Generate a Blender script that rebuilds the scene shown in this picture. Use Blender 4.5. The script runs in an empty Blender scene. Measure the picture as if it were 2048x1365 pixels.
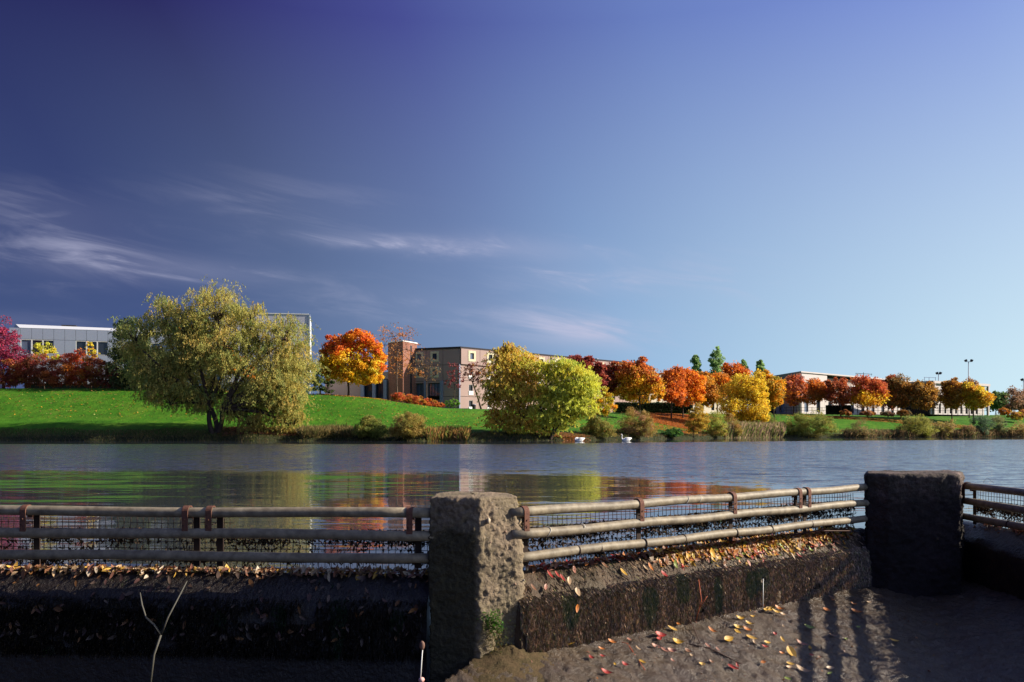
import bpy, bmesh, math, random
import numpy as np
from mathutils import Vector, Matrix, noise as mnoise
R = math.radians
random.seed(7)
rng = np.random.default_rng(7)
scn = bpy.context.scene
COL = scn.collection
F = 1593.0; CX = 1024.0; HY = 864.0; EYE = 1.0

# ---------------------------------------------------------------- camera
cam = bpy.data.cameras.new('camera'); camo = bpy.data.objects.new('camera', cam); COL.objects.link(camo)
camo.location = (0, 0, EYE); camo.rotation_euler = (R(90), 0, 0)
cam.sensor_width = 36; cam.lens = 36 * F / 2048; cam.shift_y = (HY - 682.5) / 2048
cam.clip_start = 0.05; cam.clip_end = 6000
scn.camera = camo
# ---------------------------------------------------------------- exposure
vs = scn.view_settings
vs.view_transform = 'Standard'; vs.look = 'None'; vs.gamma = 1; vs.use_curve_mapping = False
EXPO = 1.0
vs.exposure = EXPO
# ---------------------------------------------------------------- sun
SUN_AZ, SUN_EL = R(89), R(26)
SD = Vector((math.sin(SUN_AZ) * math.cos(SUN_EL), math.cos(SUN_AZ) * math.cos(SUN_EL), math.sin(SUN_EL)))
sl = bpy.data.lights.new('sun', 'SUN'); sl.energy = 5.0; sl.angle = R(0.5); sl.color = (1, .90, .74)
so = bpy.data.objects.new('sun', sl); COL.objects.link(so)
so.rotation_euler = SD.to_track_quat('Z', 'Y').to_euler()
# ---------------------------------------------------------------- world
def lin(c):
    return tuple(((v / 255 + .055) / 1.055) ** 2.4 if v > 10 else v / 255 / 12.92 for v in c)
wd = bpy.data.worlds.new('World'); scn.world = wd; wd.use_nodes = True
nt = wd.node_tree; N = nt.nodes; Lk = nt.links.new
sky = N.new('ShaderNodeTexSky'); sky.sky_type = 'NISHITA'; sky.sun_disc = False
sky.sun_elevation = SUN_EL; sky.sun_rotation = SUN_AZ
tc = N.new('ShaderNodeTexCoord')
dot = N.new('ShaderNodeVectorMath'); dot.operation = 'DOT_PRODUCT'; Lk(tc.outputs['Generated'], dot.inputs[0]); dot.inputs[1].default_value = SD
def wmath(op, a, b=None, c=None, clamp=False, nt=nt):
    m = nt.nodes.new('ShaderNodeMath'); m.operation = op; m.use_clamp = clamp
    for i, v in enumerate((a, b, c)):
        if v is None: continue
        if isinstance(v, (int, float)): m.inputs[i].default_value = v
        else: nt.links.new(v, m.inputs[i])
    return m.outputs[0]
def ramp(nt, fac, stops, interp='LINEAR'):
    r = nt.nodes.new('ShaderNodeValToRGB'); cr = r.color_ramp; cr.interpolation = interp
    while len(cr.elements) < len(stops): cr.elements.new(.5)
    for e, (p, c) in zip(cr.elements, sorted(stops)):
        e.position = p; e.color = (*c, 1) if len(c) == 3 else c
    if fac is not None: nt.links.new(fac, r.inputs[0])
    return r.outputs[0]
fac = wmath('MULTIPLY_ADD', dot.outputs['Value'], .5, .5)
K = 2 ** -EXPO
S = lambda c: tuple(v * K for v in lin(c))
up = ramp(nt, fac, [(0, S((26, 24, 72))), (.39, S((32, 30, 88))), (.437, S((38, 34, 92))), (.55, S((70, 76, 146))), (.675, S((105, 127, 192))), (.8, S((124, 147, 216))), (.866, S((142, 168, 230))), (1, S((226, 235, 250)))])
lo = ramp(nt, fac, [(0, S((50, 62, 104))), (.355, S((72, 93, 142))), (.523, S((132, 161, 198))), (.6, S((160, 197, 230))), (.82, S((224, 251, 255))), (1, S((250, 250, 248)))])
sep = N.new('ShaderNodeSeparateXYZ'); Lk(tc.outputs['Generated'], sep.inputs[0])
el = wmath('POWER', wmath('MULTIPLY_ADD', sep.outputs[2], 2.3, -.05, clamp=True), 1.)
def mixc(nt, f, a, b, blend='MIX'):
    m = nt.nodes.new('ShaderNodeMix'); m.data_type = 'RGBA'; m.blend_type = blend
    for s, v in ((m.inputs[0], f), (m.inputs[6], a), (m.inputs[7], b)):
        if isinstance(v, (int, float)): s.default_value = v
        elif isinstance(v, tuple): s.default_value = (*v, 1) if len(v) == 3 else v
        else: nt.links.new(v, s)
    return m.outputs[2]
grad = mixc(nt, el, lo, up)
# wisps of cirrus: streaky noise gathered into a few banks
ys = wmath('MAXIMUM', sep.outputs[1], .05)
au = wmath('DIVIDE', sep.outputs[0], ys); av = wmath('DIVIDE', sep.outputs[2], ys)
def streak(ang, sx, sy, seed, det=5, lo_=.45, hi=.75):
    cxn = N.new('ShaderNodeCombineXYZ'); Lk(au, cxn.inputs[0]); Lk(av, cxn.inputs[1]); cxn.inputs[2].default_value = seed
    mp = N.new('ShaderNodeMapping'); mp.vector_type = 'TEXTURE'; mp.inputs['Rotation'].default_value = (0, 0, R(ang)); mp.inputs['Scale'].default_value = (1 / sx, 1 / sy, 1)
    Lk(cxn.outputs[0], mp.inputs[0])
    nz = N.new('ShaderNodeTexNoise'); nz.inputs['Scale'].default_value = 1; nz.inputs['Detail'].default_value = det; nz.inputs['Roughness'].default_value = .62; nz.inputs['Distortion'].default_value = .7
    Lk(mp.outputs[0], nz.inputs['Vector'])
    mr = N.new('ShaderNodeMapRange'); mr.interpolation_type = 'SMOOTHSTEP'; mr.inputs[1].default_value = lo_; mr.inputs[2].default_value = hi
    Lk(nz.outputs[0], mr.inputs[0]); return mr.outputs[0]
st1 = streak(-12, 4, 26, 1.3); st2 = streak(-8, 6, 30, 5.1)
cl = None
for (px, py, rx, ry, amp, st) in [(330, 535, 210, 28, .62, st1), (130, 500, 180, 60, .30, st2), (60, 415, 200, 40, .22, st1), (790, 487, 150, 16, .8, st2), (1050, 497, 170, 24, .75, st1),
                                  (1160, 562, 120, 24, .7, st2), (1160, 658, 170, 30, .65, st1), (850, 610, 280, 40, .22, st2), (40, 640, 120, 16, .3, st1), (560, 420, 220, 60, .16, st1), (1430, 560, 160, 50, .2, st2)]:
    dx = wmath('MULTIPLY', wmath('ADD', au, -(px - CX) / F), F / rx); dy = wmath('ADD', wmath('MULTIPLY', wmath('ADD', av, -(HY - py) / F), F / ry), wmath('MULTIPLY', dx, .55 * 1.0 * (rx / 230) * 34 / ry))
    g = wmath('EXPONENT', wmath('MULTIPLY', wmath('ADD', wmath('MULTIPLY', dx, dx), wmath('MULTIPLY', dy, dy)), -1.0))
    t_ = wmath('MULTIPLY', wmath('MULTIPLY', g, amp * 1.4), wmath('MULTIPLY_ADD', st, .85, .15))
    cl = t_ if cl is None else wmath('ADD', cl, t_)
cl = wmath('MULTIPLY', cl, wmath('GREATER_THAN', sep.outputs[1], .05), clamp=True)
grad = mixc(nt, cl, grad, S((196, 196, 222)))
x10 = N.new('ShaderNodeVectorMath'); x10.operation = 'SCALE'; Lk(grad, x10.inputs[0]); x10.inputs['Scale'].default_value = 10.
fin = mixc(nt, .015, x10.outputs[0], sky.outputs[0])
bg = N['Background']; Lk(fin, bg.inputs[0]); bg.inputs[1].default_value = .1

# ---------------------------------------------------------------- helpers
def tag(o, label=None, cat=None, group=None, kind=None):
    if label: o['label'] = label
    if cat: o['category'] = cat
    if group: o['group'] = group
    if kind: o['kind'] = kind
    return o
def empty(name, loc=(0, 0, 0), label=None, cat=None, group=None):
    o = bpy.data.objects.new(name, None); COL.objects.link(o); o.location = loc; o.empty_display_size = .2
    return tag(o, label, cat, group)
def link(name, me, mat=None, parent=None, smooth=False):
    o = bpy.data.objects.new(name, me); COL.objects.link(o)
    if mat and not me.materials: me.materials.append(mat)
    if parent is not None:
        o.parent = parent
        if parent.location.length > 0: o.location = -Vector(parent.location) if parent.parent is None else (0, 0, 0)
    if smooth: me.polygons.foreach_set('use_smooth', [True] * len(me.polygons))
    return o
def mesh_np(name, V, Q, cols=None, smooth=False):
    """V (n,3), Q (m,k) faces, cols (n,3) point colours"""
    me = bpy.data.meshes.new(name); V = np.asarray(V, np.float32); Q = np.asarray(Q, np.int32)
    me.vertices.add(len(V)); me.vertices.foreach_set('co', V.ravel())
    k = Q.shape[1]; me.loops.add(Q.size); me.loops.foreach_set('vertex_index', Q.ravel())
    me.polygons.add(len(Q)); me.polygons.foreach_set('loop_start', np.arange(0, Q.size, k, dtype=np.int32))
    try: me.polygons.foreach_set('loop_total', np.full(len(Q), k, np.int32))
    except Exception: pass
    if smooth: me.polygons.foreach_set('use_smooth', np.ones(len(Q), bool))
    if cols is not None:
        a = me.attributes.new('col', 'FLOAT_COLOR', 'POINT')
        c4 = np.ones((len(V), 4), np.float32); c4[:, :3] = cols; a.data.foreach_set('color', c4.ravel())
    me.update(calc_edges=True); me.validate(); return me
class MB:
    def __init__(s): s.v = []; s.f = []
    def add(s, V, Fc):
        b = len(s.v); s.v += [tuple(p) for p in V]; s.f += [tuple(b + i for i in f) for f in Fc]
    def box(s, c, d, M=None):
        x, y, z = d[0] / 2, d[1] / 2, d[2] / 2
        V = [Vector((sx * x, sy * y, sz * z)) for sz in (-1, 1) for sy in (-1, 1) for sx in (-1, 1)]
        if M is not None: V = [M @ p for p in V]
        c = Vector(c); s.add([p + c for p in V], [(0, 2, 3, 1), (4, 5, 7, 6), (0, 1, 5, 4), (2, 6, 7, 3), (0, 4, 6, 2), (1, 3, 7, 5)])
    def tube(s, pts, rad, n=6, cap=True):
        pts = [Vector(p) for p in pts]; rr = rad if isinstance(rad, (list, tuple)) else [rad] * len(pts)
        V = []; Fc = []
        for i, p in enumerate(pts):
            t = (pts[min(i + 1, len(pts) - 1)] - pts[max(i - 1, 0)]); t = t.normalized() if t.length > 1e-9 else Vector((0, 0, 1))
            a = t.orthogonal().normalized() if i == 0 else (a - t * a.dot(t)).normalized()
            b = t.cross(a)
            for k in range(n):
                an = 2 * math.pi * k / n; V.append(p + (a * math.cos(an) + b * math.sin(an)) * rr[i])
        for i in range(len(pts) - 1):
            for k in range(n):
                k2 = (k + 1) % n; Fc.append((i * n + k, i * n + k2, (i + 1) * n + k2, (i + 1) * n + k))
        if cap: Fc.append(tuple(range(n - 1, -1, -1))); Fc.append(tuple(range((len(pts) - 1) * n, len(pts) * n)))
        s.add(V, Fc)
    def mesh(s, name='m', smooth=False):
        me = bpy.data.meshes.new(name); me.from_pydata(s.v, [], s.f); me.update()
        if smooth: me.polygons.foreach_set('use_smooth', [True] * len(me.polygons))
        return me
    def build(s, name, mat, parent=None, smooth=False):
        return link(name, s.mesh(name, smooth), mat, parent)
def U(px): return (px - CX) / F
def at(px, py, D): return Vector((U(px) * D, D, EYE + (HY - py) / F * D))

# value noise in numpy
_perm = rng.random((64, 64, 64)).astype(np.float32)
def vnoise(P):
    P = np.asarray(P, np.float32); i = np.floor(P).astype(int); f = P - i; f = f * f * (3 - 2 * f)
    g = lambda a, b, c: _perm[(i[:, 0] + a) & 63, (i[:, 1] + b) & 63, (i[:, 2] + c) & 63]
    x, y, z = f[:, 0], f[:, 1], f[:, 2]
    l = lambda a, b, t: a + (b - a) * t
    return l(l(l(g(0,0,0), g(1,0,0), x), l(g(0,1,0), g(1,1,0), x), y), l(l(g(0,0,1), g(1,0,1), x), l(g(0,1,1), g(1,1,1), x), y), z) * 2 - 1
def fbm(P, o=4, g=.5):
    r = 0; a = 1; P = np.asarray(P, np.float32)
    for k in range(o): r = r + a * vnoise(P + 17.3 * k); P = P * 2.03; a *= g
    return r

# ---------------------------------------------------------------- materials
def pmat(name, base=(.5, .5, .5), rough=.7, spec=.3, noise=None, bump=None, metal=0, vary=.25):
    """base colour with noise (scale, second colour) and bump (scale, strength, distance)"""
    m = bpy.data.materials.new(name); m.use_nodes = True; t = m.node_tree; b = t.nodes['Principled BSDF']
    b.inputs['Base Color'].default_value = (*base, 1); b.inputs['Roughness'].default_value = rough
    b.inputs['Specular IOR Level'].default_value = spec; b.inputs['Metallic'].default_value = metal
    co = t.nodes.new('ShaderNodeTexCoord')
    layers = noise or [(3., tuple(v * (1 - vary) for v in base), .5)]
    cur = base
    for sc, c2, amt in layers:
        nz = t.nodes.new('ShaderNodeTexNoise'); nz.inputs['Detail'].default_value = 6
        if isinstance(sc, tuple):
            mp = t.nodes.new('ShaderNodeMapping'); mp.inputs['Scale'].default_value = sc; t.links.new(co.outputs['Object'], mp.inputs[0]); t.links.new(mp.outputs[0], nz.inputs['Vector']); nz.inputs['Scale'].default_value = 1
        else: nz.inputs['Scale'].default_value = sc; t.links.new(co.outputs['Object'], nz.inputs['Vector'])
        mr = t.nodes.new('ShaderNodeMapRange'); mr.inputs[1].default_value = .5 - .2; mr.inputs[2].default_value = .5 + .2; mr.inputs[4].default_value = amt * 2 if amt < .5 else 1
        t.links.new(nz.outputs[0], mr.inputs[0])
        cur = mixc(t, mr.outputs[0], cur, c2)
    t.links.new(cur, b.inputs['Base Color'])
    if bump:
        last = None
        for sc, stg, dist in (bump if isinstance(bump, list) else [bump]):
            nz = t.nodes.new('ShaderNodeTexNoise'); nz.inputs['Detail'].default_value = 8; nz.inputs['Roughness'].default_value = .6
            if isinstance(sc, tuple):
                mp = t.nodes.new('ShaderNodeMapping'); mp.inputs['Scale'].default_value = sc; t.links.new(co.outputs['Object'], mp.inputs[0]); t.links.new(mp.outputs[0], nz.inputs['Vector']); nz.inputs['Scale'].default_value = 1
            else: nz.inputs['Scale'].default_value = sc; t.links.new(co.outputs['Object'], nz.inputs['Vector'])
            bp = t.nodes.new('ShaderNodeBump'); bp.inputs['Strength'].default_value = stg; bp.inputs['Distance'].default_value = dist
            t.links.new(nz.outputs[0], bp.inputs['Height'])
            if last: t.links.new(last, bp.inputs['Normal'])
            last = bp.outputs[0]
        t.links.new(last, b.inputs['Normal'])
    return m
def leafmat(name, trans=.35, rough=.6, spec=.25):
    m = bpy.data.materials.new(name); m.use_nodes = True; t = m.node_tree; b = t.nodes['Principled BSDF']
    a = t.nodes.new('ShaderNodeAttribute'); a.attribute_name = 'col'
    oi = t.nodes.new('ShaderNodeNewGeometry'); nz = t.nodes.new('ShaderNodeHueSaturation')
    mr = t.nodes.new('ShaderNodeMapRange'); mr.inputs[3].default_value = .8; mr.inputs[4].default_value = 1.2; t.links.new(oi.outputs['Random Per Island'], mr.inputs[0])
    t.links.new(mr.outputs[0], nz.inputs['Value']); t.links.new(a.outputs['Color'], nz.inputs['Color'])
    t.links.new(nz.outputs[0], b.inputs['Base Color']); b.inputs['Roughness'].default_value = rough; b.inputs['Specular IOR Level'].default_value = spec
    if trans:
        tr = t.nodes.new('ShaderNodeBsdfTranslucent'); t.links.new(nz.outputs[0], tr.inputs[0])
        mx = t.nodes.new('ShaderNodeMixShader'); mx.inputs[0].default_value = trans
        t.links.new(b.outputs[0], mx.inputs[1]); t.links.new(tr.outputs[0], mx.inputs[2]); t.links.new(mx.outputs[0], t.nodes['Material Output'].inputs[0])
    return m
M_leaf = leafmat('leaf', .45); M_litter = leafmat('litter', .15, .5, .35); M_weed = leafmat('weed', 0, .75, .15); M_algae = leafmat('algae', 0, .28, .6)
M_bark = pmat('bark', (.07, .05, .04), .9, .1, bump=(8., .6, .05))
M_bark2 = pmat('pale_bark', (.14, .10, .08), .9, .1, bump=(8., .6, .05))

# ================================================================= TERRAIN
PX = [-6000, 0, 300, 640, 760, 850, 900, 1000, 1120, 1250, 1500, 2048, 9000]
Tb = [88, 88, 88, 88, 88, 88, 88, 89, 92, 99, 132, 156, 420]
T1 = [94, 94, 94, 94, 94, 95, 95, 96, 99, 106, 140, 164, 440]
P1 = [846, 846, 846, 857, 857, 857, 857, 857, 858, 861, 867, 868, 866]
T2 = [113, 113, 113, 111, 110, 112, 116, 122, 128, 140, 166, 186, 470]
P2 = [777, 777, 778, 789, 799, 812, 817, 820, 824, 828, 830, 838, 850]
T3 = [135, 135, 135, 135, 135, 135, 135, 138, 142, 160, 200, 230, 520]
Z3 = [7.2, 7.2, 7.2, 6.2, 5.5, 5.0, 4.9, 4.9, 4.9, 4.8, 5.6, 5.8, 5.8]
def gz(X, Y):
    X = np.asarray(X, float); Y = np.asarray(Y, float); px = X / np.maximum(Y, 1e-3) * F + CX
    it = lambda A: np.interp(px, PX, A)
    b, t1, t2, t3 = it(Tb), it(T1), it(T2), it(T3)
    b = b + .7 * np.sin(px * .021) + .5 * np.sin(px * .057 + 1)
    z1 = 1 + (HY - it(P1)) / F * t1; z2 = 1 + (HY - it(P2)) / F * t2; z3 = it(Z3)
    z = np.where(Y < b - 3, -1.5, np.where(Y < b, -1.5 + 1.5 * (Y - b + 3) / 3, 0))
    s = lambda a, c: np.clip((Y - a) / (c - a), 0, 1)
    sm = lambda x: x * x * (3 - 2 * x)
    z = z + np.where(Y >= b, .35 * s(b, b + .35), 0) + (z1 - .35) * s(b + .3, t1) + (z2 - z1) * (.35 * s(t1, t2) + .65 * sm(s(t1, t2))) + (z3 - z2) * s(t2, t3)
    return z
def gzf(x, y): return float(gz(x, y))
def bankD(px):
    return float(np.interp(px, PX, Tb) + .7 * math.sin(px * .021) + .5 * math.sin(px * .057 + 1))
us = np.linspace(-1.7, 1.7, 420)
ds = np.concatenate([np.linspace(80, 100, 81), np.linspace(100.6, 190, 150), np.linspace(192, 300, 55), [330, 400, 600, 1000, 2000, 4000]])
UU, DD = np.meshgrid(us, ds); XX = UU * DD; ZZ = gz(XX, DD) + .05 * fbm(np.stack([XX.ravel() / 3, DD.ravel() / 3, 0 * DD.ravel()], 1), 3).reshape(XX.shape)
nu, nd = len(us), len(ds)
idx = np.arange(nu * nd).reshape(nd, nu)
Q = np.stack([idx[:-1, :-1], idx[:-1, 1:], idx[1:, 1:], idx[1:, :-1]], -1).reshape(-1, 4)
def grass_mat():
    m = bpy.data.materials.new('grass'); m.use_nodes = True; t = m.node_tree; b = t.nodes['Principled BSDF']
    co = t.nodes.new('ShaderNodeTexCoord')
    def nz(scale, det=6, rg=.6):
        n = t.nodes.new('ShaderNodeTexNoise'); n.inputs['Detail'].default_value = det; n.inputs['Roughness'].default_value = rg
        mp = t.nodes.new('ShaderNodeMapping'); mp.inputs['Scale'].default_value = scale; t.links.new(co.outputs['Object'], mp.inputs[0]); t.links.new(mp.outputs[0], n.inputs['Vector']); n.inputs['Scale'].default_value = 1
        return n.outputs[0]
    c = ramp(t, nz((.35, .25, .35)), [(.3, (.036, .13, .006)), (.5, (.060, .185, .009)), (.7, (.12, .225, .018))])
    c = mixc(t, wmath('MULTIPLY', ramp(t, nz((2.4, .5, 2.4), 9, .85), [(.42, (0, 0, 0)), (.62, (1, 1, 1))]), .75, nt=t), c, (.016, .070, .005))
    c = mixc(t, wmath('MULTIPLY', ramp(t, nz((.12, .5, .12), 8, .75), [(.5, (0, 0, 0)), (.7, (1, 1, 1))]), .5, nt=t), c, (.095, .155, .018))
    # earthy strip along the water
    sp = t.nodes.new('ShaderNodeSeparateXYZ'); t.links.new(co.outputs['Object'], sp.inputs[0])
    hz = wmath('ADD', sp.outputs[2], wmath('MULTIPLY', nz((.6, .6, .6)), .9, nt=t), nt=t)
    mr = t.nodes.new('ShaderNodeMapRange'); mr.inputs[1].default_value = .9; mr.inputs[2].default_value = 1.9; mr.inputs[3].default_value = 1; mr.inputs[4].default_value = 0
    t.links.new(hz, mr.inputs[0])
    c = mixc(t, mr.outputs[0], c, (.03, .034, .016))
    t.links.new(c, b.inputs['Base Color']); b.inputs['Roughness'].default_value = .9; b.inputs['Specular IOR Level'].default_value = .1
    bp = t.nodes.new('ShaderNodeBump'); bp.inputs['Strength'].default_value = .7; bp.inputs['Distance'].default_value = .15
    t.links.new(nz((5, 5, 5), 5, .8), bp.inputs['Height']); t.links.new(bp.outputs[0], b.inputs['Normal'])
    return m
me = mesh_np('ground', np.stack([XX.ravel(), DD.ravel(), ZZ.ravel()], 1), Q, smooth=True)
g = link('ground', me, grass_mat()); tag(g, 'green mown lakeside slope rising from the far bank', kind='structure')

# ================================================================= WATER
A1 = Vector((-3.55, 5.70, 0)); B1 = Vector((-.56, 5.535, 0))           # weir lines
A2 = Vector((-.065, 5.56, 0)); B2 = Vector((3.62, 8.20, 0))
A3 = Vector((4.80, 9.0, 0)); B3 = Vector((4.80, 0, 0))
d1 = (A1 - B1).normalized()
L1 = B1 + d1 * 45; R3 = Vector((4.8, -40, 0))
def water_mat():
    m = bpy.data.materials.new('water'); m.use_nodes = True; t = m.node_tree; b = t.nodes['Principled BSDF']
    b.inputs['Base Color'].default_value = (.030, .036, .048, 1); b.inputs['Roughness'].default_value = .03; b.inputs['IOR'].default_value = 1.33
    co = t.nodes.new('ShaderNodeTexCoord')
    def nz(scale, det, seed, rot=0):
        n = t.nodes.new('ShaderNodeTexNoise'); n.inputs['Detail'].default_value = det; n.inputs['Roughness'].default_value = .55; n.inputs['Scale'].default_value = 1
        mp = t.nodes.new('ShaderNodeMapping'); mp.inputs['Scale'].default_value = scale; mp.inputs['Location'].default_value = (seed, seed * 1.7, 0); mp.inputs['Rotation'].default_value = (0, 0, R(rot))
        t.links.new(co.outputs['Object'], mp.inputs[0]); t.links.new(mp.outputs[0], n.inputs['Vector']); return n.outputs['Color']
    sp = t.nodes.new('ShaderNodeSeparateXYZ'); t.links.new(co.outputs['Object'], sp.inputs[0])
    # wind: a ruffled belt across the middle of the lake, calm water near the weir and a calm lee below the bank
    wob = t.nodes.new('ShaderNodeTexNoise'); wob.inputs['Scale'].default_value = 1; wob.inputs['Detail'].default_value = 4
    mp = t.nodes.new('ShaderNodeMapping'); mp.inputs['Scale'].default_value = (.05, .16, 1); t.links.new(co.outputs['Object'], mp.inputs[0]); t.links.new(mp.outputs[0], wob.inputs['Vector'])
    wv = wob.outputs[0]
    xr = wmath('DIVIDE', sp.outputs[0], wmath('MAXIMUM', sp.outputs[1], 1., nt=t), nt=t)
    near = t.nodes.new('ShaderNodeMapRange'); near.interpolation_type = 'SMOOTHSTEP'
    yn = wmath('ADD', wmath('ADD', sp.outputs[1], wmath('MULTIPLY', wmath('ADD', wv, -.5, nt=t), 12., nt=t), nt=t), wmath('MULTIPLY', wmath('MAXIMUM', wmath('ADD', sp.outputs[0], -2., nt=t), 0., nt=t), 1.6, nt=t), nt=t)
    t.links.new(yn, near.inputs[0]); near.inputs[1].default_value = 16; near.inputs[2].default_value = 25
    far = t.nodes.new('ShaderNodeMapRange'); far.interpolation_type = 'SMOOTHSTEP'
    yf = wmath('SUBTRACT', sp.outputs[1], wmath('MULTIPLY', wmath('MAXIMUM', xr, 0., nt=t), 60., nt=t), nt=t)
    t.links.new(yf, far.inputs[0]); far.inputs[1].default_value = 63; far.inputs[2].default_value = 66; far.inputs[3].default_value = 1; far.inputs[4].default_value = 0
    ruf = wmath('MULTIPLY', near.outputs[0], far.outputs[0], nt=t)
    amp = wmath('MULTIPLY_ADD', ruf, .8, .055, nt=t)
    def sub(c, s):
        v = t.nodes.new('ShaderNodeVectorMath'); v.operation = 'SUBTRACT'; t.links.new(c, v.inputs[0]); v.inputs[1].default_value = (.5, .5, .5)
        w = t.nodes.new('ShaderNodeVectorMath'); w.operation = 'SCALE'; t.links.new(v.outputs[0], w.inputs[0])
        if isinstance(s, float): w.inputs['Scale'].default_value = s
        else: t.links.new(s, w.inputs['Scale'])
        return w.outputs[0]
    def vadd(a, c):
        v = t.nodes.new('ShaderNodeVectorMath'); v.operation = 'ADD'; t.links.new(a, v.inputs[0]); t.links.new(c, v.inputs[1]); return v.outputs[0]
    # ruffled belt: the facets one sees at this grazing angle are the ones leaning to the near shore
    rf = vadd(sub(nz((.8, 4.2, 1), 4, 3., 4), 1.5), sub(nz((5, 14, 1), 2, 5., 8), .5))
    ab = t.nodes.new('ShaderNodeVectorMath'); ab.operation = 'ABSOLUTE'; t.links.new(rf, ab.inputs[0])
    fl_ = t.nodes.new('ShaderNodeVectorMath'); fl_.operation = 'MULTIPLY'; t.links.new(ab.outputs[0], fl_.inputs[0]); fl_.inputs[1].default_value = (.3, -1, 0)
    sc_ = t.nodes.new('ShaderNodeVectorMath'); sc_.operation = 'SCALE'; t.links.new(fl_.outputs[0], sc_.inputs[0]); t.links.new(wmath('MULTIPLY', ruf, 1.15, nt=t), sc_.inputs['Scale'])
    tot = vadd(sub(nz((.9, 8.5, 1), 3, 13., 2), .085), sub(nz((.25, 1.6, 1), 2, 9., -5), .06))
    tot = vadd(tot, sc_.outputs[0])
    ml = t.nodes.new('ShaderNodeVectorMath'); ml.operation = 'MULTIPLY'; t.links.new(tot, ml.inputs[0]); ml.inputs[1].default_value = (.22, 1, 0)
    ad = t.nodes.new('ShaderNodeVectorMath'); ad.operation = 'ADD'; t.links.new(ml.outputs[0], ad.inputs[0]); ad.inputs[1].default_value = (0, 0, 1)
    nm = t.nodes.new('ShaderNodeVectorMath'); nm.operation = 'NORMALIZE'; t.links.new(ad.outputs[0], nm.inputs[0])
    t.links.new(nm.outputs[0], b.inputs['Normal'])
    return m
WZ = -.012
poly = [L1, B1, A2, B2, Vector((3.8, 8.35, 0)), Vector((4.5, 8.4, 0)), Vector((4.8, 8.4, 0)), R3, Vector((500, -40, 0)), Vector((500, 330, 0)), Vector((-350, 330, 0)), Vector((-350, L1.y, 0))]
me = bpy.data.meshes.new('water'); me.from_pydata([(p.x, p.y, WZ) for p in poly], [], [tuple(range(len(poly)))]); me.update()
bm = bmesh.new(); bm.from_mesh(me); bmesh.ops.triangulate(bm, faces=bm.faces[:]); bm.to_mesh(me); bm.free()
w = link('water', me, water_mat()); tag(w, 'calm lake water with light ripples and tree reflections', kind='structure')

# ================================================================= BASIN FLOOR (apron)
def seg_dist(X, Y, A, B, side):
    d = (B - A).normalized(); n = Vector((-d.y, d.x)) * side
    return (X - A.x) * n.x + (Y - A.y) * n.y
FLZ = -.50
def floor_z(X, Y):
    X = np.asarray(X, float); Y = np.asarray(Y, float)
    def sd(P, Q):
        dx, dy = Q.x - P.x, Q.y - P.y; t = np.clip(((X - P.x) * dx + (Y - P.y) * dy) / (dx * dx + dy * dy), 0, 1)
        return np.hypot(X - P.x - t * dx, Y - P.y - t * dy)
    a = sd(B1, L1); b = sd(A2, B2); c = sd(Vector((4.8, 8.3)), Vector((4.8, -40)))
    slope = .30
    za, zb, zc = [FLZ - slope * np.maximum(q - .2, 0) for q in (a, b, c)]
    k = 18.
    z = np.log(np.exp(k * (za - FLZ)) + np.exp(k * (zb - FLZ)) + np.exp(k * (zc - FLZ))) / k + FLZ
    z = np.minimum(z, FLZ + .01)
    # the floor breaks off into a deep channel left of the near pier
    q = (X + .30) * .8 - (Y - 5.25) * .6
    q = (X + .28) - (Y - 5.25) * .75 * (Y < 5.25)
    return z - 1.9 * np.clip(-q / .06, 0, 1) * np.where(X < -.2, 1, 0)
gx = np.concatenate([np.linspace(-45, -4, 20), np.linspace(-3.8, -.9, 40), np.linspace(-.88, 4.9, 290)])
gy = np.concatenate([np.linspace(-40, 1, 20), np.linspace(1.2, 3.2, 30), np.linspace(3.22, 8.7, 230)])
GX, GY = np.meshgrid(gx, gy); GZ = floor_z(GX, GY)
fx, fy = GX.ravel(), GY.ravel(); n2 = Vector(((B2 - A2).normalized().y, -(B2 - A2).normalized().x))
s_al = fx * n2.x + fy * n2.y; s_ac = fx * n2.y - fy * n2.x
GZ = GZ + (.008 * fbm(np.stack([s_ac * 3.5, s_al * 1.2, 0 * fx], 1), 4) + .013 * fbm(np.stack([s_ac * 28, s_al * 11, 0 * fx + 3], 1), 3, .75)).reshape(GX.shape)
nx, ny = len(gx), len(gy); idx = np.arange(nx * ny).reshape(ny, nx)
Q = np.stack([idx[:-1, :-1], idx[:-1, 1:], idx[1:, 1:], idx[1:, :-1]], -1).reshape(-1, 4)
M_floor = pmat('wet_concrete', (.078, .051, .034), .32, .5, noise=[((3, 3, 3), (.035, .028, .024), .5), (22., (.10, .066, .045), .3), (.9, (.05, .035, .03), .4), (3.1, (.10, .07, .03), .2)],
               bump=[((50, 50, 50), .9, .014), (170., .9, .007)])
fl = link('basin_floor', mesh_np('basin_floor', np.stack([fx, fy, GZ.ravel()], 1), Q, smooth=True), M_floor)
tag(fl, 'wet concrete apron sloping into the dark basin below the weir', kind='structure')

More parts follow.
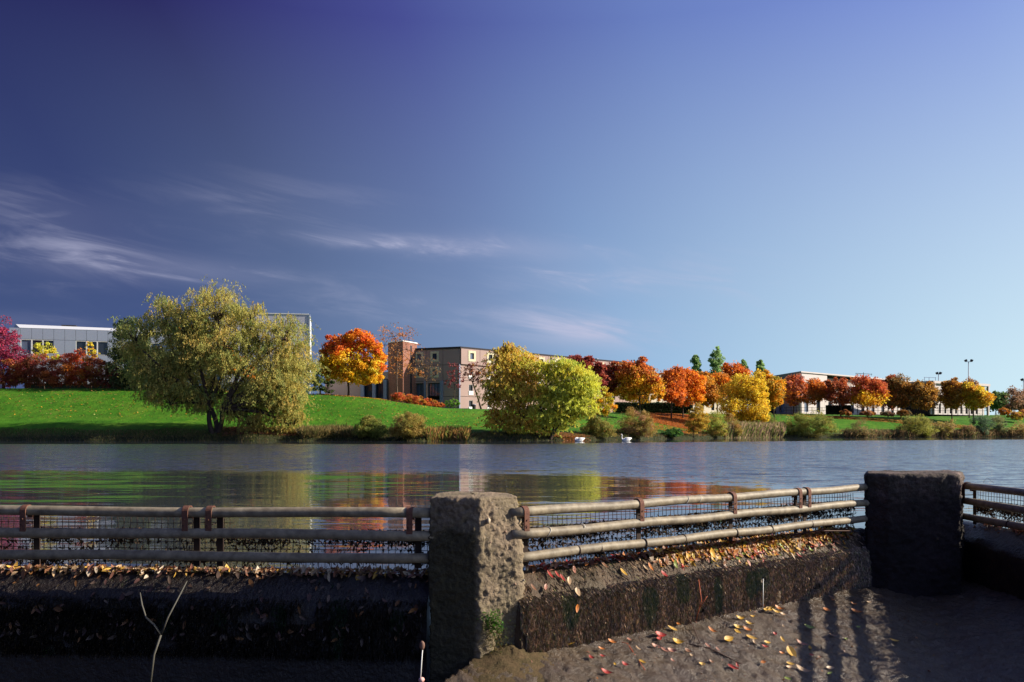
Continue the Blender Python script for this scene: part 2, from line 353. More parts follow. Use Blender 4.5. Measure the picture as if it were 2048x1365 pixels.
# ================================================================= WEIR
M_weir = pmat('weir_concrete', (.085, .046, .025), .55, .2, noise=[(4., (.035, .024, .017), .5), (17., (.10, .062, .038), .4), (2., (.05, .04, .02), .3)], bump=[(25., .7, .03), ((90, 90, 14), .6, .01)])
def weir(name, A, B, side, label, dz=0):
    d = (B - A); L = d.length; d = d / L; n = Vector((-d.y, d.x, 0)) * side      # n points to the dry side
    prof = [(-.30, -3.2), (-.30, -.09), (-.20, -.035), (-.10, -.006), (-.03, 0.006), (0, 0), (.04, -.022), (.09, -.07), (.14, -.12), (.18, -.17), (.195, -.20), (.20, -.26), (.205, -.33), (.21, -.40), (.215, -.47), (.22, -.56), (.22, -3.2)]
    nl = min(int(L / .02), 420); V = []
    tt = np.linspace(0, L, nl + 1)
    for t in tt:
        for (o, z) in prof: V.append((A.x + d.x * t + n.x * o, A.y + d.y * t + n.y * o, z + dz))
    V = np.array(V); k = len(prof)
    nf = fbm(V * np.array([9, 9, 9]), 4, .6) * .010 + fbm(V * np.array([35, 35, 10]), 2) * .005
    m_ = np.tile(np.array([0, 0, .2, .3, .5, .8, 1, 1, 1.2, 1.6, 1.6, 1.4, 1.4, 1.4, 1.4, 1, 0]), nl + 1)
    V[:, 2] += nf * m_ * .7; V[:, :2] += (nf * m_)[:, None] * np.array([n.x, n.y])
    idx = np.arange((nl + 1) * k).reshape(nl + 1, k)
    Q = np.stack([idx[:-1, :-1], idx[1:, :-1], idx[1:, 1:], idx[:-1, 1:]], -1).reshape(-1, 4)
    if side > 0: Q = Q[:, ::-1]
    cap = []
    for base_ in (0, nl * k):
        for i in range(1, k // 2): cap.append([base_ + i - 1, base_ + i, base_ + k - 1 - i, base_ + k - i])
    Q = np.concatenate([Q, np.array(cap)])
    o = link(name, mesh_np(name, V, Q, smooth=True), M_weir); tag(o, label, 'weir', 'weir walls around the basin'); return o, d, n, L
M_weird = pmat('shaded_weir_concrete', (.018, .013, .012), .4, .4, noise=[(4., (.010, .009, .008), .5), (17., (.028, .02, .016), .4)], bump=[(25., .7, .03), ((90, 90, 14), .6, .01)])  # weir concrete again with the shade of the unlit walls in its colour
def algae(parent, A, d, n, L, count, cols, lo=0, hi=1):
    """hanging threads on the chamfer and on the drop"""
    t = rng.random(count) * (hi - lo) * L + lo * L
    s = rng.random(count) * .60; s = np.where((s < .2) & (rng.random(count) < .95), .25 + .35 * rng.random(count), s)
    P = np.interp(s, [0, .05, .24, .27, .60], [0, .03, .18, .20, .22]); Z = np.interp(s, [0, .05, .24, .27, .60], [0, -.02, -.17, -.20, -.52])
    dens = vnoise(np.stack([t * 5, s * 6, 0 * t], 1)); keep = dens > -.75; t, s, P, Z = t[keep], s[keep], P[keep], Z[keep]; c = len(t)
    top = np.stack([A.x + d.x * t + n.x * (P + .006), A.y + d.y * t + n.y * (P + .006), Z + .005], 1)
    ln = .012 + .05 * rng.random(c) ** 1.5; onch = s < .24
    dn = np.where(onch[:, None], np.array([n.x * .75, n.y * .75, -.62]), np.array([n.x * .10, n.y * .10, -1.0])) + rng.normal(0, .11, (c, 3))
    dn /= np.linalg.norm(dn, axis=1)[:, None]
    side = np.tile([d.x, d.y, 0], (c, 1)) + rng.normal(0, .3, (c, 3)); side /= np.linalg.norm(side, axis=1)[:, None]
    wd_ = (.0012 + .0024 * rng.random(c))[:, None]
    out = np.array([n.x, n.y, .3]) * (.006 + .012 * rng.random(c))[:, None]
    V = np.stack([top - side * wd_, top + side * wd_, top + dn * ln[:, None] * .6 + side * wd_ * .8 + out, top + dn * ln[:, None] + out * .6], 1).reshape(-1, 3)
    Q = np.arange(c * 4).reshape(-1, 4)
    cc = np.array(cols)[rng.integers(0, len(cols), c)] * (.35 + 1.3 * rng.random(c) ** 1.5)[:, None] * (1 + .35 * vnoise(np.stack([t * 26, s * 2, 0 * t], 1)))[:, None]
    g_ = vnoise(np.stack([t * 5, s * 3, 0 * t], 1)) > .62; cc[g_] = cc[g_] * .5 + np.array([.01, .05, .015]) * .8
    o = link('algae', mesh_np('algae', V, Q, np.repeat(cc, 4, 0)), M_algae, parent); tag(o, kind='stuff')
    return o
w1, dd1, nn1, LL1 = weir('weir_wall', L1, B1, -1, 'dark shaded weir wall left of the cracked concrete pier')
w2, dd2, nn2, LL2 = weir('weir_wall', A2, B2, -1, 'sunlit weir wall between the two piers, strewn with yellow leaves')
w3, dd3, nn3, LL3 = weir('weir_wall', A3, Vector((4.8, -40, 0)), -1, 'shaded weir wall right of the dark pier', dz=.05)
BR = [(.24, .15, .085), (.34, .22, .12), (.14, .09, .05), (.42, .29, .17), (.20, .18, .07)]
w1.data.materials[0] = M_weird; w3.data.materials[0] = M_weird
algae(w2, A2, dd2, nn2, LL2, 110000, BR)
algae(w1, L1, dd1, nn1, LL1, 22000, [(.05, .035, .022), (.03, .025, .015), (.07, .05, .03)], lo=.915, hi=1)  # darker threads here: the wall's shade is put into their colours

# ================================================================= PIERS
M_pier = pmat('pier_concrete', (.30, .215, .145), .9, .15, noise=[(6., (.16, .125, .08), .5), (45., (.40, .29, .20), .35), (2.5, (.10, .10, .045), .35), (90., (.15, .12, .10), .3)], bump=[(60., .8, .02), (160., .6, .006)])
M_pier2 = pmat('shaded_pier_concrete', (.13, .09, .085), .85, .2, noise=[(6., (.025, .022, .022), .5), (40., (.26, .18, .16), .3), (3., (.03, .032, .02), .4)], bump=[(60., .8, .02), (160., .6, .006)])  # darker copy of the pier concrete, shade put into its colour
def shade_coat(mat, xmax, zmax, col, amt=.85):
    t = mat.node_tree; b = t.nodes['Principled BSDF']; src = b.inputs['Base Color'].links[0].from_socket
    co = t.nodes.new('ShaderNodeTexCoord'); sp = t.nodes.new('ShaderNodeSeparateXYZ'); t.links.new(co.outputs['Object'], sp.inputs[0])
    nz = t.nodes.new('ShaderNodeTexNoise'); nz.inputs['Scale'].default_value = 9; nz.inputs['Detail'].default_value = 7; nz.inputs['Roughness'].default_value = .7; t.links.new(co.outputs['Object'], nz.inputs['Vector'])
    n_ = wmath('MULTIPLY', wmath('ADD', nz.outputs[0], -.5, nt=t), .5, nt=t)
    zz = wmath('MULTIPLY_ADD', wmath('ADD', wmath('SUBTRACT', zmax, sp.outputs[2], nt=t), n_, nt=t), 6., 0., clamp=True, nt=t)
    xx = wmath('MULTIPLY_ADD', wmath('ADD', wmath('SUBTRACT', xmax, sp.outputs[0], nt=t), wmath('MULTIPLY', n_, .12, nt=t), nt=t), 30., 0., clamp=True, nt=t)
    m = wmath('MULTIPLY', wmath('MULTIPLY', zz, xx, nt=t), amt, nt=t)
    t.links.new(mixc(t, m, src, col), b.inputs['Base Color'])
# shade painted on the near pier's front-left face and the far pier's sides
shade_coat(M_pier, -.225, .47, (.045, .040, .022)); shade_coat(M_pier2, 99, .47, (.022, .018, .018))
def pier(name, foot, z0, z1, mat, label, rough_amt, bulge=None, seed=0, step=.0105, loc=None, round_top=.02):
    foot = [Vector((x, y)) for x, y in foot]; ring = []
    nF = len(foot)
    for i in range(nF):
        a, b = foot[i], foot[(i + 1) % nF]; m = max(2, int((b - a).length / step))
        for j in range(m): ring.append(a.lerp(b, j / m))
    ring = np.array([(p.x, p.y) for p in ring]); c = ring.mean(0); nr = len(ring)
    # outward normal of the ring
    tg = np.roll(ring, -2, 0) - np.roll(ring, 2, 0); nrm = np.stack([tg[:, 1], -tg[:, 0]], 1); nrm /= np.linalg.norm(nrm, axis=1)[:, None]
    if ((ring - c) * nrm).sum() < 0: nrm = -nrm
    zs = np.arange(z0, z1 - round_top + 1e-6, step); V = []; 
    rows = []
    for z in zs: rows.append(np.column_stack([ring, np.full(nr, z)]))
    body = np.concatenate(rows); nb = len(rows)
    N3 = np.column_stack([np.tile(nrm, (nb, 1)), np.zeros(nb * nr)])
    caps = []
    for s, dz in [(1 - .012, round_top * .6), (1 - .05, round_top)] + [(q, round_top) for q in np.linspace(.88, .04, 16)]:
        caps.append(np.column_stack([c + (ring - c) * s, np.full(nr, z1 - round_top + dz)]))
    V = np.concatenate([body] + caps); nC = len(caps)
    N3 = np.concatenate([N3, np.tile([0, 0, 1.], (nC * nr, 1))])
    P = V + seed
    dsp = fbm(P * 4, 3) * .012 + fbm(P * 18, 3, .65) * .006
    cell = np.array([mnoise.voronoi(Vector(p * 46))[0][0] for p in P]); dsp += np.clip(.6 - cell, 0, 1) * .017
    cell2 = fbm(P * 60, 2); dsp += cell2 * .0075
    pit = fbm(P * 22 + 5, 2); dsp -= np.clip(pit - .5, 0, 1) * .022
    dsp *= rough_amt
    if bulge is not None: dsp = dsp + bulge(V)
    top = N3[:, 2] > .5; dsp[top] *= .45
    V = V + N3 * dsp[:, None]
    rr = nb + nC; idx = np.arange(rr * nr).reshape(rr, nr)
    Q = np.stack([idx[:-1], np.roll(idx[:-1], -1, 1), np.roll(idx[1:], -1, 1), idx[1:]], -1).reshape(-1, 4)
    e = empty(name, loc or (c[0], c[1], z0), label, 'pier', 'concrete piers at the corners of the weir')
    o = link('pier_block', mesh_np('pier_block', V, Q, smooth=True), mat, e)
    return e, V, N3
def b1(V):
    # the sunny flank swells outwards at mid height and wastes away towards the foot
    x, y, z = V[:, 0], V[:, 1], V[:, 2]; onr = (x > -.18)
    f = np.interp(z, [-.7, -.42, -.28, -.1, .12, .35, .5, .6], [.03, .00, .01, .03, .035, .025, .0, -.04])
    return np.where(onr, f * np.clip((x + .18) / .2, 0, 1), .0)
foot1 = [(-.555, 5.36), (-.215, 5.30), (.04, 5.455), (-.02, 5.74), (-.47, 5.78), (-.54, 5.62)]
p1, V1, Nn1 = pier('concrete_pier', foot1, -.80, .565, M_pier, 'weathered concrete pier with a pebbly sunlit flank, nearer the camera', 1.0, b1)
foot2 = [(3.37, 7.85), (3.62, 7.72), (4.40, 7.98), (4.52, 8.12), (4.55, 8.5), (3.55, 8.5), (3.40, 8.25)]
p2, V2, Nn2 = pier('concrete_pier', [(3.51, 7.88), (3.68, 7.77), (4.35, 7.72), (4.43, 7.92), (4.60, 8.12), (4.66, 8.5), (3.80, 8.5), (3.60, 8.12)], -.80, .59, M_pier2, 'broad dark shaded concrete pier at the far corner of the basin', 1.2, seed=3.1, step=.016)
# pebbles showing in the near pier
def blob(name, c, r, mat, parent, seed=0, squash=(1, 1, .8)):
    bm = bmesh.new(); bmesh.ops.create_icosphere(bm, subdivisions=2, radius=1)
    for v in bm.verts:
        k = 1 + .18 * mnoise.noise(v.co * 1.4 + Vector((seed, 0, 0))); v.co = Vector((v.co.x * squash[0], v.co.y * squash[1], v.co.z * squash[2])) * r * k + Vector(c)
    for f_ in bm.faces: f_.smooth = True
    me = bpy.data.meshes.new(name); bm.to_mesh(me); bm.free(); return link(name, me, mat, parent)
M_peb = [pmat('pebble_pale', (.45, .36, .25), .7), pmat('pebble_pink', (.28, .17, .12), .7), pmat('pebble_grey', (.2, .17, .14), .7)]
blob('pebble', at(977, 1042, 5.31), .017, M_peb[0], p1, 1, (.8, 1, 1.3))
blob('pebble', at(1032, 1056, 5.44), .014, M_peb[0], p1, 2)
blob('pebble', at(1031, 1063, 5.43), .012, M_peb[1], p1, 3)
blob('pebble', at(1042, 1061, 5.47), .011, M_peb[2], p1, 4)
for k in range(20):
    while True:
        i = random.randrange(len(V1)); v = V1[i]
        if v[0] > -.21 and Nn1[i][1] < .1 and -.1 < v[2] < .54: break
    blob('pebble', v - Nn1[i] * .002, random.uniform(.004, .009), M_peb[2 if k % 4 else 1], p1, k)
# moss on the near pier
def tuft(name, c, nrm, spread, count, ln, cols, parent, mat=M_leaf, w=.0025):
    nrm = np.array(nrm, float); nrm /= np.linalg.norm(nrm)
    P = np.array(c) + rng.normal(0, 1, (count, 3)) * np.array(spread)
    dr = nrm + rng.normal(0, .7, (count, 3)); dr /= np.linalg.norm(dr, axis=1)[:, None]; s = np.cross(dr, rng.normal(0, 1, (count, 3))); s /= np.linalg.norm(s, axis=1)[:, None]
    l = ln * (.5 + rng.random(count))[:, None]
    V = np.stack([P - s * w, P + s * w, P + dr * l * .6 + s * w, P + dr * l + np.array([0, 0, -.3]) * l], 1).reshape(-1, 3)
    cc = np.array(cols)[rng.integers(0, len(cols), count)]
    o = link(name, mesh_np(name, V, np.arange(count * 4).reshape(-1, 4), np.repeat(cc, 4, 0)), mat, parent); return o
GR = [(.05, .16, .015), (.09, .22, .02), (.04, .10, .015)]
o = tuft('moss', at(985, 1245, 5.30), (.6, -.8, .2), (.03, .012, .035), 420, .022, GR, p1); tag(o, kind='stuff')
o = tuft('moss', at(990, 1275, 5.32), (.6, -.8, .2), (.05, .015, .06), 500, .012, [(.10, .10, .02), (.06, .09, .02), (.16, .11, .03)], p1); tag(o, kind='stuff')
# rubble and moss where the near pier meets the apron
def mound():
    n = 60; xs = np.linspace(-.40, .42, n); ys = np.linspace(4.65, 5.62, n); X, Y = np.meshgrid(xs, ys)
    h = .045 * np.exp(-(((X + .02) / .17) ** 2 + ((Y - 5.42) / .14) ** 2)) + .018 * np.exp(-(((X + .1) / .24) ** 2 + ((Y - 5.12) / .26) ** 2))
    q = np.stack([X.ravel(), Y.ravel(), 0 * X.ravel()], 1)
    h = h + (.012 * fbm(q * 16, 4, .6) + .02 * np.abs(fbm(q * 48, 2))).reshape(X.shape) * np.clip(h * 20, 0, 1)
    Z = floor_z(X, Y) + h - .012
    idx = np.arange(n * n).reshape(n, n); Q = np.stack([idx[:-1, :-1], idx[:-1, 1:], idx[1:, 1:], idx[1:, :-1]], -1).reshape(-1, 4)
    m = pmat('mossy_silt', (.075, .05, .027), .9, .1, noise=[(14., (.035, .032, .014), .5), (60., (.12, .08, .042), .3)], bump=[(90., .8, .01)])
    o = link('silt', mesh_np('silt', np.stack([X.ravel(), Y.ravel(), Z.ravel()], 1), Q, smooth=True), m); tag(o, 'ochre mossy silt heaped at the foot of the near pier', 'silt', kind='stuff')
mound()

# ================================================================= RAILINGS
M_pipe = pmat('galvanised_pipe', (.28, .225, .145), .6, .35, noise=[(7., (.19, .165, .13), .5), (50., (.36, .30, .21), .3), (16., (.10, .075, .05), .4)], bump=[(60., .35, .004)])
M_rust = pmat('rusty_strap', (.12, .05, .04), .8, .2, noise=[(25., (.06, .03, .025), .5), (70., (.2, .09, .05), .3)], bump=[(90., .6, .004)])
M_white2 = pmat('pale_dropping', (.6, .57, .5), .8)
M_dark = pmat('dark_rusted_steel', (.035, .022, .018), .8, .2, bump=[(60., .6, .004)])
M_wire = pmat('rusted_wire', (.05, .03, .022), .8, .2)
PZ = [.447, .297, .141]; PR = .0345
def rail_y(z): return z
def railing(A, B, clamps, top_z, label, n, seedd=0, mesh_t=(0, 1), collars=(), debris=900, bigclumps=14):
    """A,B: ends of pipe line on plan; n: unit vector to the camera side"""
    d = (B - A); L = d.length; d /= L; up_ = Vector((0, 0, 1))
    e = empty('pipe_railing', A, label, 'railing', 'pipe railings fixed between the piers')
    Mx = Matrix(((d.x, n.x, 0), (d.y, n.y, 0), (0, 0, 1)))
    P = lambda t, o, z: A + d * t + n * o + up_ * z
    for j, z in enumerate(PZ):
        mb = MB(); k = 24; sag = [P(L * i / k, (.012 if j == 1 else 0) + .004 * math.sin(i * 1.3 + j), z + .005 * math.sin(i * .9 + j * 2)) for i in range(k + 1)]
        mb.tube(sag, PR * (1.0 if j != 2 else .97), 20); mb.build('pipe', M_pipe, e, True)
    for t in clamps:
        mb = MB(); w_ = .042; cx = P(t, 0, PZ[0]); r0, r1 = PR + .002, PR + .009
        # strap over the top pipe, front leg down to the middle pipe, back tab
        pts = []
        for a in range(0, 181, 15): pts.append((math.cos(R(a)), math.sin(R(a))))
        V = []; 
        prof = [(r1, PZ[1] + .01 - PZ[0]), (r1, -.02)] + [(r1 * c_, r1 * s_) for c_, s_ in pts] + [(-r1, -.05), (-r0, -.05)] + [(r0 * c_, r0 * s_) for c_, s_ in reversed(pts)] + [(r0, -.02), (r0, PZ[1] + .01 - PZ[0])]
        kk = len(prof)
        for sgn in (-1, 1):
            for (o_, z_) in prof: V.append(P(t + sgn * w_ / 2, o_, PZ[0] + z_))
        Fc = [(i, (i + 1) % kk, kk + (i + 1) % kk, kk + i) for i in range(kk)]
        h = kk // 2
        for i in range(h - 1): Fc.append((i, i + 1, kk - 2 - i, kk - 1 - i)); Fc.append((kk + kk - 1 - i, kk + kk - 2 - i, kk + i + 1, kk + i))
        mb.add(V, Fc)
        for s_ in (.052, .10): mb.tube([P(t, r1, PZ[0] - s_), P(t, r1 + .006, PZ[0] - s_)], .006, 6)
        mb.build('strap', M_rust, e)
        mb = MB(); mb.box(P(t + .045, -PR - .012, .245), (.045, .010, .36), Mx); mb.build('bracket_bar', M_dark, e)
        mb = MB(); mb.tube([P(t - .01, r1 + .004, PZ[0] - .09), P(t + .01, -PR - .02, PZ[0] - .085)], .004, 6); mb.build('bolt', M_dark, e)
    for t in collars:
        mb = MB(); mb.tube([P(t - .003, 0, PZ[2]), P(t + .003, 0, PZ[2])], PR + .004, 16)
        mb.tube([P(t, PR + .003, PZ[2] - .01), P(t + .012, PR + .012, PZ[2] - .03), P(t + .02, PR + .006, PZ[2] - .05)], .0022, 5)
        mb.build('wire_tie', M_wire, e)
    # woven wire screen behind the pipes
    mb = MB(); off = -.235; cs = .0462; t0, t1 = mesh_t[0] * L, mesh_t[1] * L
    nn = int((t1 - t0) / cs)
    for i in range(nn + 1):
        t = t0 + i * cs; zt = top_z(t / L) + random.uniform(-.004, .004)
        mb.tube([P(t, off + .003, .012 + random.random() * .01), P(t + random.uniform(-.003, .003), off + .002, zt * .5), P(t + random.uniform(-.004, .004), off, zt)], .0026, 5)
    zrow = 0.02
    while zrow < .45:
        seg = []
        for i in range(int((t1 - t0) / .12) + 1):
            t = t0 + i * .12
            if zrow < top_z(t / L) - .015: seg.append(P(t, off, zrow + .003 * math.sin(t * 9 + zrow * 30)))
            elif len(seg) > 1: mb.tube(seg, .0026, 5); seg = []
            else: seg = []
        if len(seg) > 1: mb.tube(seg, .0026, 5)
        zrow += .0462
    mb.build('wire_mesh', M_wire, e)
    # weed and rotten leaves caught in the screen: ragged mats hanging from the wires
    cl_t = rng.random(bigclumps) * (t1 - t0) + t0; cl_z = rng.choice([.05, .09, .2, .24, .26, .22], bigclumps); PP = []
    for ct, cz in zip(cl_t, cl_z):
        m = int(debris / bigclumps * (.4 + 1.4 * rng.random())); sx = .04 + .12 * rng.random()
        PP.append(np.stack([ct + rng.normal(0, sx, m), rng.normal(0, .010, m), cz + rng.normal(0, .022, m)], 1))
    m = debris // 2; q = np.stack([rng.random(m) * (t1 - t0) + t0, rng.normal(0, .006, m), rng.choice([.02, .066, .112, .158, .205, .25, .297], m) + rng.normal(0, .008, m)], 1); PP.append(q)
    PP = np.concatenate(PP); PP[:, 0] = np.clip(PP[:, 0], t0, t1); PP[:, 2] = np.clip(PP[:, 2], .005, .30); c = len(PP)
    W3 = np.array(A)[None] + PP[:, :1] * np.array(d) + (off + PP[:, 1:2]) * np.array(n) + PP[:, 2:3] * np.array([0, 0, 1])
    dr = rng.normal(0, 1, (c, 3)) + np.array([0, 0, -1.1]); dr /= np.linalg.norm(dr, axis=1)[:, None]; s = np.cross(dr, rng.normal(0, 1, (c, 3))); s /= np.linalg.norm(s, axis=1)[:, None]
    l = (.012 + .03 * rng.random(c))[:, None]; w_ = (.003 + .007 * rng.random(c))[:, None]
    V = np.stack([W3 - dr * l * .3, W3 + s * w_, W3 + dr * l, W3 - s * w_], 1).reshape(-1, 3)
    cc = np.array([(.03, .02, .012), (.05, .032, .02), (.02, .02, .012), (.08, .045, .02)])[rng.integers(0, 4, c)]
    o = link('weed', mesh_np('weed', V, np.arange(c * 4).reshape(-1, 4), np.repeat(cc, 4, 0)), M_weed, e); tag(o, kind='stuff')
    return e
def t_of(px, A, B):
    d = (B - A); L = d.length; d = d / L; u = U(px)       # (A.x+d.x t) = u (A.y + d.y t)
    return (u * A.y - A.x) / (d.x - u * d.y)
RA1 = Vector((-5.2, 5.665, 0)); RB1 = Vector((-.54, 5.44, 0))
def rl(px, Y): return Vector((U(px) * Y, Y, 0))
P1a = rl(0, 5.585); P1b = rl(855, 5.405); d_ = (P1a - P1b).normalized(); RA1 = P1b + d_ * 9.0
n1 = Vector(((P1b - P1a).normalized().y, -(P1b - P1a).normalized().x, 0)); 
if n1.y > 0: n1 = -n1
tl = (RA1 - P1a).length / (RA1 - P1b).length
railing(RA1, P1b + (P1b - P1a).normalized() * .05, [t_of(p, RA1, P1b) for p in (-700, -330, 53, 375, 422, 821)], lambda s: .385 if s < (t_of(432, RA1, P1b) / 9.0) else .262, 'shaded pipe railing left of the near pier, seen square on', n1, debris=9000, bigclumps=90)
RA2 = rl(1020, 5.42); RB2 = rl(1752, 8.02)
d2 = (RB2 - RA2).normalized(); n2v = Vector((d2.y, -d2.x, 0)); 
if n2v.y > 0: n2v = -n2v
ts = lambda *p: [t_of(q, RA2, RB2) for q in p]
rail2 = railing(RA2, RB2, ts(1047, 1277, 1463, 1594, 1612), lambda s: .375 if s < .97 else .37, 'sunlit pipe railing between the two piers', n2v, collars=ts(1155, 1198, 1288, 1366, 1470, 1540, 1620), debris=9000, bigclumps=60)
for (px, j, a0, a1, nm) in ((1092, 1, -60, 130, 0), (1370, 0, -40, 100, 0), (1395, 0, -20, 90, 0), (1160, 1, 20, 100, 0)):
    mb = MB(); t = t_of(px, RA2, RB2); c_ = RA2 + d2 * t + Vector((0, 0, PZ[j])); ro = PR + .0015
    mb.tube([c_ + (n2v * math.cos(R(a)) + Vector((0, 0, 1)) * math.sin(R(a))) * ro + d2 * .012 * math.sin(R(a * 2)) + n2v * (.012 if j == 1 else 0) for a in range(a0, a1, 12)], .0032, 5)
    o = mb.build('pale_drip', M_white2, rail2)
RA3 = Vector((4.62, 8.3, 0)); RB3 = Vector((4.66, -3.0, 0))
railing(RA3, RB3, [.22, 2.0, 4.0], lambda s: .40, 'shaded pipe railing right of the dark pier, running toward the camera', Vector((-1, 0, 0)), debris=9000, bigclumps=90, collars=[.9])

# ================================================================= LEAVES in the foreground
YEL = (.50, .28, .025); ORG = (.46, .15, .025); RED = (.34, .03, .02); BRN = (.22, .10, .05); TAN = (.42, .28, .16); PINK = (.34, .15, .10); GRN = (.22, .27, .05); GOLD = (.56, .33, .06)
def leaf_shape(L, W, curl, fold, M, o, nseg=6):
    """elongated oval leaf, pointed tip, folded along the midrib"""
    V = []; 
    for i in range(nseg + 1):
        s = i / nseg; w_ = W * .5 * (math.sin(math.pi * s ** .8) ** .8 if 0 < s < 1 else 0); z = curl * L * (s - .5) ** 2 * 2
        V += [Vector((s * L - L / 2, -w_, z + fold * w_)), Vector((s * L - L / 2, 0, z)), Vector((s * L - L / 2, w_, z + fold * w_))]
    V = [M @ p + o for p in V]
    Fc = []
    for i in range(nseg):
        a = i * 3; Fc += [(a, a + 3, a + 4, a + 1), (a + 1, a + 4, a + 5, a + 2)]
    return V, Fc
leaf_groups = {}
def colname(c): return {YEL: 'yellow', ORG: 'orange', RED: 'dark red', BRN: 'brown', TAN: 'pale tan', PINK: 'pinkish brown', GRN: 'olive green', GOLD: 'golden yellow'}[c]
leaf_mats = {}
def lm(c):
    if c not in leaf_mats:
        s = tuple(v * .6 for v in c); leaf_mats[c] = pmat('fallen_leaf_' + colname(c).replace(' ', '_'), c, .5, .4, noise=[(60., s, .35)], bump=[((50, 400, 50), .3, .002)])
    return leaf_mats[c]
protos = {}
ORDW = ['first', 'second', 'third', 'fourth', 'fifth', 'sixth', 'seventh', 'eighth', 'ninth', 'tenth', 'eleventh', 'twelfth', 'thirteenth', 'fourteenth', 'fifteenth', 'sixteenth', 'seventeenth', 'eighteenth', 'nineteenth', 'twentieth', 'last']
def relabel(items, fmt):
    by = {}
    for o, c in items: by.setdefault(c, []).append(o)
    for c, L_ in by.items():
        L_.sort(key=lambda o: o.location.x / o.location.y)
        for i, o in enumerate(L_): o['label'] = fmt % (ORDW[min(i, 20)], colname(c))
def put_leaf(loc, nrm, ang, L, W, c, label, group, curl=.2, fold=.25):
    key = (c, round(curl, 1), round(W / L, 1))
    if key not in protos:
        V, Fc = leaf_shape(1, W / L, curl, fold, Matrix.Identity(3), Vector())
        me = bpy.data.meshes.new('leaf'); me.from_pydata(V, [], Fc); me.update(); me.materials.append(lm(c)); protos[key] = me
    o = bpy.data.objects.new('leaf', protos[key]); COL.objects.link(o); o.location = Vector(loc) + Vector(nrm) * .003
    q = Vector(nrm).to_track_quat('Z', 'Y').to_matrix() @ Matrix.Rotation(ang, 3, 'Z')
    o.rotation_euler = q.to_euler(); o.scale = (L, L, L); tag(o, label, 'leaf', group); return o
def floor_pt(px, py):
    """where the sight line of the photograph meets the apron"""
    best = None
    for Y in np.arange(3.4, 8.6, .01):
        X = U(px) * Y; z = EYE + (HY - py) / F * Y
        if z <= float(floor_z(X, Y)): return Vector((X, Y, float(floor_z(X, Y)) + .006))
    return None
def floor_n(p):
    e_ = .05; zx = (float(floor_z(p.x + e_, p.y)) - float(floor_z(p.x - e_, p.y))) / (2 * e_); zy = (float(floor_z(p.x, p.y + e_)) - float(floor_z(p.x, p.y - e_))) / (2 * e_)
    return Vector((-zx, -zy, 1)).normalized()
G1 = 'fallen leaves lying on the wet apron'
fixed = [  # px, py, length px, angle deg, colour, aspect
 (1135, 1292, 30, 0, YEL, .35), (1224, 1287, 20, -20, ORG, .35), (1258, 1283, 11, -40, PINK, .6), (1203, 1302, 16, -20, ORG, .3), (1184, 1320, 16, -20, RED, .4), (1206, 1316, 14, -10, RED, .4), (1230, 1333, 9, -50, YEL, .6),
 (1250, 1333, 16, -25, RED, .5), (1212, 1349, 26, -20, RED, .35), (1285, 1327, 16, -20, YEL, .4), (1318, 1252, 22, 0, RED, .5), (1356, 1252, 16, 60, ORG, .4), (1344, 1262, 22, 70, GOLD, .4), (1320, 1274, 26, -15, RED, .5), (1318, 1282, 16, 10, RED, .6),
 (1354, 1288, 26, -15, YEL, .45), (1312, 1298, 22, -20, PINK, .4), (1330, 1304, 20, -30, PINK, .4), (1344, 1306, 20, -10, PINK, .5), (1276, 1300, 16, 60, TAN, .3), (1376, 1306, 16, -30, BRN, .6), (1385, 1315, 14, -20, TAN, .4), (1345, 1325, 12, -40, PINK, .4),
 (1457, 1283, 24, 5, YEL, .6), (1404, 1333, 15, -10, GOLD, .6), (1422, 1328, 12, -30, BRN, .6), (1425, 1265, 22, -25, ORG, .3), (1477, 1258, 22, -10, GOLD, .4), (1475, 1267, 16, -30, YEL, .5), (1494, 1262, 22, -20, ORG, .35), (1500, 1252, 20, -20, GOLD, .4), (1479, 1240, 22, -15, YEL, .4),
 (1503, 1280, 24, -25, GOLD, .4), (1540, 1222, 22, 5, YEL, .45), (1558, 1220, 20, -20, ORG, .4), (1552, 1228, 22, -25, GOLD, .4), (1531, 1223, 18, 10, YEL, .4), (1566, 1232, 18, -10, TAN, .4), (1504, 1236, 14, -10, YEL, .4), (1508, 1288, 14, -60, TAN, .4), (1534, 1289, 16, -15, YEL, .45), (1530, 1298, 16, -20, RED, .5),
 (1565, 1283, 16, -50, GOLD, .4), (1583, 1310, 34, -50, GOLD, .5), (1581, 1332, 18, -10, GOLD, .4), (1578, 1339, 20, 0, TAN, .4), (1606, 1345, 32, -20, TAN, .3), (1563, 1310, 14, -10, ORG, .4), (1550, 1271, 10, 0, RED, .8), (1567, 1256, 8, -50, TAN, .5), (1618, 1258, 24, -15, GRN, .35), (1602, 1292, 26, -25, PINK, .3), (1620, 1300, 14, -60, YEL, .5), (1622, 1314, 12, -10, RED, .5),
 (1527, 1328, 12, 10, ORG, .7), (1576, 1361, 16, -10, GRN, .4), (1467, 1339, 26, -20, RED, .3), (1475, 1336, 14, -50, RED, .4), (1653, 1223, 16, -20, ORG, .5), (1713, 1227, 22, -15, ORG, .35), (1666, 1203, 9, 80, ORG, .4), (1716, 1257, 12, 0, GRN, .4), (1706, 1211, 16, -20, ORG, .3), (1663, 1198, 14, -20, BRN, .3), (1737, 1208, 18, -10, TAN, .3),
 (1660, 1340, 20, -5, TAN, .4), (1660, 1350, 14, 20, GRN, .4), (1665, 1275, 20, -20, BRN, .3), (1692, 1282, 10, 0, GRN, .6), (1788, 1286, 24, -20, YEL, .35), (1640, 1318, 10, 0, BRN, .6), (1435, 1302, 12, -50, PINK, .4), (1415, 1295, 14, -40, PINK, .4)]
items = []
